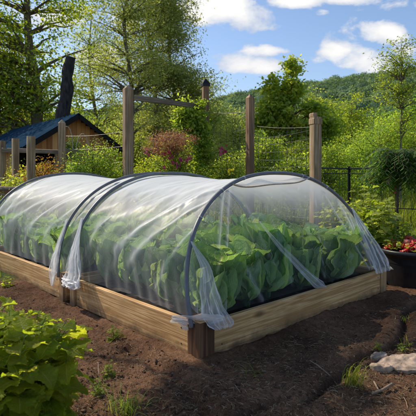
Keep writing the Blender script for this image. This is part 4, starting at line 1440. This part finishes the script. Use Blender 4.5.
def scatter_mask(x, y):
    bu = (x - C0[0]) * U[0] + (y - C0[1]) * U[1]; bv = (x - C0[0]) * V[0] + (y - C0[1]) * V[1]
    return ~((bu > -.1) & (bu < BW + .12) & (bv > -.1) & (bv < BL2 + .1))


r7 = np.random.default_rng(7)
n = 60000
x = r7.uniform(1.2, 8, n); y = 6.35 + 8 * r7.random(n) ** 1.4
k = scatter_mask(x, y) & (fbm(x, y, .8, 4) * .4 + y > 6.5)
x, y = x[k], y[k]
blades(mb, x, y, np.full(len(x), -.01), r7.uniform(.03, .075, len(x)), .004, r7, np.clip(r7.normal(.55, .2, len(x)), 0, 1))
n = 26000
x = r7.uniform(-7, -2.3, n); y = r7.uniform(4.9, 11, n); k = scatter_mask(x, y) & (fbm(x, y, .8, 4) * .5 - x > 2.6); x, y = x[k], y[k]
blades(mb, x, y, np.full(len(x), -.01), r7.uniform(.05, .14, len(x)), .004, r7, np.clip(r7.normal(.35, .2, len(x)), 0, 1))
tag(mb.build('lawn_grass', M['grass']), 'short lawn grass around the garden beds', 'grass', None, 'stuff')
mb = MB()
n = 42000
y = 10.4 + 24 * r7.random(n) ** 1.3; x = (r7.uniform(-30, 440, n) - HX) / F * y
H = r7.uniform(.3, .85, n) * (1 + .03 * (y - 9)) * (.75 + .5 * vnoise(x * .8, y * .8))
H = np.where(x < 1.0, H * .55, H)
blades(mb, x, y, np.zeros(n), H, .007 + .0006 * (y - 9), r7, np.clip(r7.normal(.6, .22, n), 0, 1))
tag(mb.build('meadow_grass', M['grass']), 'tall meadow grass beyond the fences', 'grass', None, 'stuff')


def shrub(label, px, d, H, w_, mat, seed, group='shrubs along the fence', ls=.05, nclump=90, lpc=70, cr=.13, asp=.5, cat='shrub', stemm=None, shell=.6, name='shrub', tr=.02, blobs=None, droop=0.0):
    return tree(name, label, cat, (gx(px, d), d, 0), mat, stemm or M['bark'], group, crown='foliage', seed=seed, H=H,
                blobs=blobs or [(0, 0, H * .55, w_, w_ * .8, H * .42, 1), (w_ * .3, 0, H * .78, w_ * .55, w_ * .5, H * .22, .4), (-w_ * .35, 0, H * .68, w_ * .5, w_ * .5, H * .24, .4)],
                nclump=nclump, lpc=lpc, ls=ls, cr=cr, tr=tr, limb=.8, shell=shell, asp=asp, droop=droop)


shrub('feathery yellow-green shrub rising behind the far tunnel right of the pointed small post', 93, 9.3, 1.85, .55, M['tree_lime'], 41, nclump=110)
shrub('low yellow-green shrub between the shed gable and the tall left post', 112, 9.8, 1.55, .42, M['tree_lime'], 42, nclump=70)
shrub('green shrub at the foot of the thick weathered post', 76, 10.2, 1.6, .45, M['tree_bright'], 43, nclump=70)
shrub('bronze and green bush between the two small left posts', 43, 8.8, 1.55, .38, M['redbrown'], 44, nclump=85, ls=.045)
shrub('pale green leafy bush at the left edge in front of the low fence', 8, 8.0, 1.15, .55, M['tree_lime'], 45, nclump=85, ls=.07)
shrub('green weedy bush behind the small left posts', 20, 10.5, 1.5, .7, M['tree_mid'], 46, nclump=80)
shrub('dark clipped low box bush at the left edge', 5, 7.0, .95, .35, M['fern'], 47, nclump=150, lpc=100, ls=.025, cr=.07, blobs=[(0, 0, .5, .42, .35, .42, 1)])
# pink shrub with two-tone crown
d = 9.7
ps = shrub('mounded shrub with a pinkish top and magenta flowers behind the fence wires', 174, d, 1.95, .50, M['tree_bright'], 48, nclump=100)
lf, _ = tree_parts(seed=49, H=2.2, blobs=[(0, -.1, 1.95, .55, .45, .20, 1), (-.1, -.2, 1.75, .5, .3, .2, .5)], nclump=70, lpc=60, ls=.04, cr=.09, tr=.01)
lf.build('pink_foliage', M['pinkleaf'], ps)


def flowers(parent, pts, s, mat, r, name='blossom'):
    mb = MB()
    for p in pts:
        c = np.array(p) + r.normal(size=(16, 3)) * s * .5
        nn = r.normal(size=(16, 3)) + np.array([0, -.8, .6])
        v, f = quads(c, nn, s * r.uniform(.6, 1.1, 16), .8, r); mb.add(v, f, np.repeat(r.random(16), 4))
    return mb.build(name, mat, parent)


pr = np.array(ps.location)
flowers(ps, [at(px, py, 9.3) - pr for px, py in ((163, 154), (168, 152), (174, 163), (181, 160), (186, 162), (165, 168), (190, 158), (178, 166), (171, 158), (147, 153))], .055, M['petal'], r7)
shrub('leafy shrub left of the pink-topped shrub', 150, 10.4, 1.75, .45, M['tree_mid'], 50, nclump=80)
shrub('dense low shrub right of the pink-topped shrub', 196, 9.6, 1.45, .4, M['tree_bright'], 51, nclump=70)
# vine on the capped post
vn = tree('climbing_vine', 'bright climbing vine covering the rail end beside the black-capped post', 'vine', (gx(194, 10.3), 10.3, 0), M['tree_bright'], M['stem'], None, crown='foliage', seed=52, H=3.0,
          trunk=[(.15, 0, -.05), (.1, 0, 1), (0, 0, 2.2), (.0, 0, 3.0)],
          blobs=[(-.02, 0, 2.55, .33, .2, .42, 1.0), (.12, 0, 2.0, .26, .2, .45, .8), (.22, 0, 1.3, .2, .18, .6, .7), (-.25, 0, 2.35, .18, .15, .2, .3)], nclump=100, lpc=55, ls=.085, cr=.10, tr=.012, limb=.5, asp=.6)
shrub('yellow-green shrub with a yellow flower left of the pointed brown post', 228, 10.6, 1.75, .55, M['tree_lime'], 53, nclump=100)
y_ = thing('flower_stalk', 'yellow flower head on a stalk left of the brown pointed post', 'flower', (gx(231, 9.3), 9.3, 0))
flowers(y_, [(0, 0, 1.30)], .07, M['petal_y'], r7, 'petals')
mb = MB(); mb.tube([(0, 0, 0), (.01, 0, .7), (0, 0, 1.28)], .006, 6); mb.build('stem', M['stem'], y_)
y_ = thing('flower_stalk', 'pink flower head above the shrubs right of the capped post', 'flower', (gx(222, 10.0), 10.0, 0))
flowers(y_, [(0, 0, 1.77)], .10, M['petal'], r7, 'petals')
mb = MB(); mb.tube([(0, 0, 0), (.01, 0, .9), (0, 0, 1.74)], .006, 6); mb.build('stem', M['stem'], y_)
shrub('large yellow-green shrub behind the brown pointed post', 262, 12.0, 2.3, .75, M['tree_lime'], 54, nclump=140, ls=.06)
shrub('broad lime bush behind the wire mesh', 288, 13.5, 2.2, .8, M['tree_bright'], 55, nclump=130, ls=.06)
shrub('arching leafy plant against the foot of the wire mesh', 293, 8.8, 1.62, .45, M['tree_lime'], 56, nclump=75, ls=.075, asp=.42)
shrub('lime shrub behind the notched grey post', 325, 12.5, 2.0, .7, M['tree_lime'], 57, nclump=120, ls=.06)
shrub('tall wild shrub behind the black fence corner', 352, 14, 2.3, .8, M['tree_lime'], 58, nclump=130, ls=.065)
shrub('arching feathery shrub above the black fence', 380, 12.5, 2.75, .95, M['tree_lime'], 59, nclump=170, ls=.07, droop=.4, asp=.3)
shrub('bright shrub at the right edge behind the dark drooping plant', 414, 13, 2.9, .9, M['tree_lime'], 60, nclump=150, ls=.07, droop=.3, asp=.35)
shrub('bushy green shrub low behind the sapling', 398, 15.5, 3.1, 1.0, M['tree_bright'], 61, nclump=150, ls=.08)
shrub('low scrub on the slope above the black fence', 338, 18, 2.4, 1.0, M['tree_bright'], 62, nclump=120, ls=.08)
shrub('low scrub patch on the slope right of the dark tree', 366, 21, 3.2, 1.2, M['tree_lime'], 63, nclump=140, ls=.09)

# dark drooping plant on a short trunk at the black post
d = 7.55
dp = thing('drooping_plant', 'dark green drooping narrow-leaved plant on a thin trunk at the black fence post', 'plant', (gx(397, d), d, 0))
lf, st = MB(), MB()
rr_ = np.random.default_rng(77)
st.tube([(-.03, -.02, -.03), (-.02, -.02, .5), (.0, 0, 1.0), (.0, 0, 1.5)], [.018, .016, .015, .012], 8)
for i in range(300):
    a = rr_.uniform(0, 6.28); L = rr_.uniform(.25, .62); e = rr_.uniform(-.1, 1.3)
    b = np.array([0, 0, rr_.uniform(1.15, 1.55)])
    o_ = L * math.cos(e * .7)
    tp = b + np.array([math.cos(a) * o_, math.sin(a) * o_, L * math.sin(e) * .35 - rr_.uniform(.05, .32)])
    md = b + np.array([math.cos(a) * o_ * .5, math.sin(a) * o_ * .5, L * (.25 + .3 * e)])
    P = bez(b, md, tp, 9)
    st.tube(P, .003, 4, cap=False)
    s = np.array([-math.sin(a), math.cos(a), 0])
    for q in range(1, 9):
        for sg in (-1, 1):
            dl = (P[min(q + 1, 8)] - P[q - 1]); dl /= np.linalg.norm(dl)
            dv = s * sg * .8 + dl * .5 + np.array([0, 0, -.35]); dv /= np.linalg.norm(dv)
            l_ = rr_.uniform(.06, .11); wv = np.cross(dv, [0, 0, 1.]); wv /= np.linalg.norm(wv) + 1e-9
            p = P[q]
            lf.add([p, p + dv * l_ * .5 + wv * .02, p + dv * l_ * 1.25, p + dv * l_ * .5 - wv * .02], [[0, 1, 2, 3]], rr_.random())
lf.build('foliage', M['fern'], dp); st.build('stem', M['bark'], dp, smooth=True)

# ============================================================================= GARDEN ARCH, BRICK EDGE
d = 11.2
ar = thing('garden_arch', 'pale thin arched trellis hoops in front of the shed', 'trellis', (gx(72, d), d, 0))
for (x0, x1, zt) in ((-.28, .02, 2.42), (.10, .42, 2.24)):
    mb = MB(); an = np.linspace(0, np.pi, 22)
    P = np.stack([(x0 + x1) / 2 - (x1 - x0) / 2 * np.cos(an), 0 * an, zt - .5 + .5 * np.sin(an)], 1)
    P = np.vstack([[x0, 0, 0], [x0 - .02, 0, 1.2], P, [x1 + .02, 0, 1.2], [x1, 0, 0]])
    mb.tube(P, .010, 6); mb.build('hoop', M['cane'], ar, smooth=True)
tree('potted_topiary', 'dark round clipped ball standing under the pale arch hoops', 'shrub', (gx(72, 11.6), 11.6, 0), M['fern'], M['bark'], None, crown='foliage', seed=70, H=2.0,
     blobs=[(0, 0, 1.95, .22, .22, .26, 1)], nclump=60, lpc=70, ls=.03, cr=.05, tr=.025)
wl = thing('garden_wall', 'low reddish brick wall piece at the left edge behind the tunnel', 'wall', (gx(6, 7.8), 7.8, 0))
m_, nt, out = new_mat('red_brick')
br = nt.nodes.new('ShaderNodeTexBrick'); br.inputs['Scale'].default_value = 1; br.inputs['Brick Width'].default_value = .22; br.inputs['Row Height'].default_value = .075
br.inputs['Mortar Size'].default_value = .008; br.inputs['Color1'].default_value = (.22, .09, .05, 1); br.inputs['Color2'].default_value = (.30, .14, .08, 1); br.inputs['Mortar'].default_value = (.25, .2, .16, 1)
mp = nt.nodes.new('ShaderNodeMapping'); mp.inputs['Rotation'].default_value = (R(90), 0, 0)
nt.links.new(coords(nt, 'Object'), mp.inputs[0]); nt.links.new(mp.outputs[0], br.inputs[0])
principled(nt, out, br.outputs[0], .9, bump(nt, br.outputs[1], .3, .01))
mb = MB(); mb.box((-.3, 0, .48), (1.1, .2, 1.0), bev=.01); mb.build('brickwork', m_, wl)
mb = MB(); mb.box((-.3, 0, 1.01), (1.16, .26, .055), bev=.012); mb.build('coping', M['stone'], wl)

# ============================================================================= PLANTER WITH PEPPERS
d = 5.30
pc = np.array([gx(417, d), d, 0])
TZ = 1.22
pl = thing('planter_tub', 'round black plastic planter tub at the right edge heaped with red and golden fruit', 'planter', tuple(pc))
an = np.arange(64) / 64 * 2 * np.pi
prof = [(.34, -.02), (.355, .02), (.395, .25), (.40, .27), (.43, .275), (.445, .29), (.445, .315), (.43, .325), (.41, .315), (.40, .28), (.39, .2)]
P = np.array([[[r_ * math.cos(a), r_ * math.sin(a), z] for a in an] for r_, z in prof])
MB().grid(P, closed=True).build('tub', M['tub'], pl, smooth=True)
P = np.array([[[r_ * math.cos(a), r_ * math.sin(a), .255 + .02 * math.sin(a * 5 + r_ * 20)] for a in an] for r_ in (0.001, .13, .26, .399)])
MB().grid(P, closed=True).build('soil', M['bed_soil'], pl, smooth=True)


def pepper_mesh(seed, mat, L=.075):
    r = np.random.default_rng(seed)
    th = np.linspace(0, np.pi, 14); ph = np.arange(18) / 18 * 2 * np.pi
    TH, PH = np.meshgrid(th, ph, indexing='ij')
    rad = .036 * np.sin(TH) ** .75 * (1 + .13 * np.cos(PH * 3 + r.uniform(0, 6))) * (1.1 - .25 * TH / np.pi)
    z = L * .5 * np.cos(TH) - .012 * np.exp(-(TH / .5) ** 2)
    return MB().grid(np.stack([rad * np.cos(PH), rad * np.sin(PH), z], -1), closed=True).mesh('pepper', [mat], True)


r8 = np.random.default_rng(12)
kinds = {'red': ('small red pepper heaped in the black planter tub', 'red peppers in the planter'), 'orange': ('small golden orange pepper heaped in the black planter tub', 'golden peppers in the planter'),
         'pink': ('pale pink pepper among the red ones in the black planter tub', 'pale peppers in the planter'), 'green_skin': ('yellow-green pepper heaped in the black planter tub', 'yellow-green peppers in the planter')}
pm = {k: pepper_mesh(i + 1, M[k]) for i, k in enumerate(kinds)}
cal = MB(); cal.tube([(0, 0, .022), (0, .003, .034), (.004, .004, .05)], [.005, .004, .003], 6)
for a_ in range(5):
    q = a_ * 1.2566; cal.add([(0, 0, .027), (.018 * math.cos(q - .4), .018 * math.sin(q - .4), .027), (.027 * math.cos(q), .027 * math.sin(q), .020), (.018 * math.cos(q + .4), .018 * math.sin(q + .4), .027)], [[0, 1, 2, 3]])
calm = cal.mesh('calyx', [M['stem']])
for i in range(190):
    a = r8.uniform(0, 6.28); rr = .37 * math.sqrt(r8.random())
    z = .29 + .10 * (1 - (rr / .4) ** 2) * r8.uniform(.4, 1.3)
    k = r8.choice(['red', 'red', 'red', 'red', 'red', 'orange', 'pink', 'green_skin'])
    o = bpy.data.objects.new('pepper', pm[k]); col.objects.link(o)
    o.location = pc + np.array([rr * math.cos(a), rr * math.sin(a), z * TZ]); o.rotation_euler = (r8.uniform(0, 2), r8.uniform(-1.2, 1.2), r8.uniform(0, 6))
    s = r8.uniform(.6, 1.15); o.scale = (s, s, s)
    tag(o, kinds[k][0], 'pepper', kinds[k][1])
    c = bpy.data.objects.new('calyx', calm); col.objects.link(c); c.parent = o
lf = MB()
for i in range(170):
    a = r8.uniform(0, 6.28); rr = .38 * math.sqrt(r8.random())
    serr_leaf(lf, (rr * math.cos(a), rr * math.sin(a), .31 + .09 * r8.random()), (math.cos(a), math.sin(a), r8.uniform(.2, 1.2)), (0, 0, 1), r8.uniform(.05, .09), .022, r8.random(), r8, 5)
lf.build('foliage', M['lime'], pl, smooth=True)
pl.scale = (1, 1, TZ)


# ============================================================================= STONES, STICKS, LITTER
def stone(label, px, py, sx, sy, h, rz, seed):
    dd = CH * F / (py - HY); x = gx(px, dd)
    r = np.random.default_rng(seed)
    th = np.linspace(0, np.pi, 40); ph = np.arange(60) / 60 * 2 * np.pi
    TH, PH = np.meshgrid(th, ph, indexing='ij')
    k = 1 + .15 * np.sin(PH * 2 + seed) + .10 * np.sin(PH * 3 + 2 * seed) + .05 * np.sin(PH * 5) + .03 * np.sin(PH * 11 + seed)
    rad = np.sin(TH) ** .6 * k
    z = np.sign(np.cos(TH)) * np.abs(np.cos(TH)) ** .28 * h * (1 + .35 * rad * np.cos(PH + seed) * .6) + .012 * fbm(rad * np.cos(PH) * 2 + seed, rad * np.sin(PH) * 2, 1.5, 5, .65)
    o = MB().grid(np.stack([rad * np.cos(PH) * sx, rad * np.sin(PH) * sy, z], -1), closed=True).build('flat_stone', M['stone'], smooth=True)
    o.location = (x, dd, gz(x, dd) + h * .55); o.rotation_euler = (r.normal() * .06 + .06, r.normal() * .05, rz)
    tag(o, label, 'stone', 'pale stones beside the soil crack')
    return o


stone('large flat pale stone at the right edge', 403, 366, .15, .095, .022, .3, 3)
stone('small curved pale stone left of the large flat one', 379, 361, .065, .028, .020, .1, 5)
stone('short pale stone under the curved one', 381, 369, .06, .04, .022, -.3, 8)


def stick(label, pts, r_, mat):
    mb = MB(); P = []
    for px, py, h in pts:
        dd = CH * F / (py - HY); x = gx(px, dd); P.append([x, dd, gz(x, dd) + h])
    P = np.array(P); o_ = P[0].copy()
    mb.tube(P - o_, r_, 7)
    o = mb.build('stick', mat); o.location = o_; tag(o, label, 'stick')


M['stickw'] = plain_mat('dry_stick', (.25, .18, .12), .85)
stick('short bleached wood stick at the lower right', [(372, 381, .022), (382, 389, .02), (391, 394, .02)][::-1] if False else [(372, 392, .015), (381, 390, .02), (392, 384, .025)], .0075, M['stickw'])
stick('thin stub of stick meeting the bleached stick', [(374, 383, .02), (379, 390, .016)], .005, M['stickw'])
stick('long thin twig lying across the soil left of the grass tuft', [(310, 361, .01), (317, 369, .03), (330, 376, .012)], .0035, M['stickw'])
stick('upright dry twig between the straggly seedlings', [(99, 384, .0), (99, 380, .06), (98, 372, .09)], .0025, M['stickw'])

mb = MB()
r9 = np.random.default_rng(31)
n = 6500
px = r9.uniform(-10, 430, n); py = 240 + 190 * r9.random(n) ** .75
D = CH * F / (py - HY); X_ = (px - HX) / F * D
ok = scatter_mask(X_, D) & (D < 5.5)
X_, D = X_[ok], D[ok]
Zg = ground_z(X_[:, None], D[:, None])[:, 0]
for x, y, z in zip(X_, D, Zg):
    a = r9.uniform(0, np.pi); L = r9.uniform(.010, .042) * (1 if r9.random() < .93 else 2.6); w_ = r9.uniform(.0006, .0018)
    e = np.array([math.cos(a), math.sin(a), r9.normal() * .22]); s = np.array([-math.sin(a), math.cos(a), 0]) * w_
    c = np.array([x, y, z + .006]); q = c + np.array([0, 0, .004]) + s * r9.normal() * 3
    P0, P1 = c - e * L / 2, c + e * L / 2
    b = np.array([0, 0, w_ * 1.3])
    mb.add([P0 - s, P0 + s, q + s, q - s, P1 + s, P1 - s, q + b, P0 + b, P1 + b], [[0, 7, 6, 3], [7, 1, 2, 6], [3, 6, 8, 5], [6, 2, 4, 8]], r9.random())
n = 15000
px = r9.uniform(-10, 430, n); py = 240 + 190 * r9.random(n) ** .75
D = CH * F / (py - HY); X_ = (px - HX) / F * D
ok = scatter_mask(X_, D) & (D < 5.5); X_, D = X_[ok], D[ok]; n = len(X_)
Zg = np.concatenate([ground_z(X_[i:i + 500, None], D[i:i + 500, None])[:, 0] for i in range(0, n, 500)])
v, f = quads(np.stack([X_, D, Zg + .004], 1), r9.normal(size=(n, 3)) * .55 + [0, 0, 1], .004 + .022 * r9.random(n) ** 3, .38, r9)
mb.add(v, f, np.repeat(r9.random(n) ** 2.2 * .9, 4))
tag(mb.build('plant_litter', M['straw']), 'dry straw and twig bits scattered over the soil', 'litter', None, 'stuff')
# clods
m_, nt, out = new_mat('soil_clod')
nn = noise(nt, coords(nt, 'Object'), 60, 4, .7)
principled(nt, out, mixc(nt, attr(nt, 'rnd'), ramp(nt, nn, [(.3, (.04, .022, .014)), (.7, (.13, .075, .048))]), (.20, .13, .085)), .95, bump(nt, nn, .8, .01), spec=.1)
mb = MB()
base = []
ico = [(0, 0, 1), (.89, 0, .45), (.28, .85, .45), (-.72, .53, .45), (-.72, -.53, .45), (.28, -.85, .45), (.72, .53, -.45), (-.28, .85, -.45), (-.89, 0, -.45), (-.28, -.85, -.45), (.72, -.53, -.45), (0, 0, -1)]
icf = [(0, 1, 2), (0, 2, 3), (0, 3, 4), (0, 4, 5), (0, 5, 1), (1, 6, 2), (2, 7, 3), (3, 8, 4), (4, 9, 5), (5, 10, 1), (6, 7, 2), (7, 8, 3), (8, 9, 4), (9, 10, 5), (10, 6, 1), (6, 11, 7), (7, 11, 8), (8, 11, 9), (9, 11, 10), (10, 11, 6)]
ico = np.array(ico); icf = np.array([[a, b, c, c] for a, b, c in icf])
n = 5000
px = r9.uniform(-10, 430, n); py = 240 + 190 * r9.random(n) ** .75
D = CH * F / (py - HY); X_ = (px - HX) / F * D
ok = scatter_mask(X_, D) & (D < 5.5); X_, D = X_[ok], D[ok]
Zg = ground_z(X_[:, None], D[:, None])[:, 0]
for x, y, z in zip(X_, D, Zg):
    s = .002 + .011 * r9.random() ** 5
    mb.add(ico * s * r9.uniform(.6, 1.3, (12, 1)) * r9.uniform(.7, 1.2, 3) + [x, y, z + s * .3], icf, r9.random() ** 3)
tag(mb.build('soil_clods', m_, smooth=False), 'loose crumbs of brown earth on the soil surface', 'soil', None, 'stuff')

# ============================================================================= RENDER SETTINGS
sc.view_settings.view_transform = 'Standard'; sc.view_settings.look = 'None'; sc.view_settings.exposure = 0
sc.cycles.transparent_max_bounces = 16
sc.cycles.max_bounces = 7; sc.cycles.diffuse_bounces = 3; sc.cycles.transmission_bounces = 4; sc.cycles.glossy_bounces = 2
sc.cycles.caustics_reflective = False; sc.cycles.caustics_refractive = False
sc.cycles.use_denoising = True
sc.cycles.use_adaptive_sampling = True
sc.cycles.sample_clamp_indirect = 6
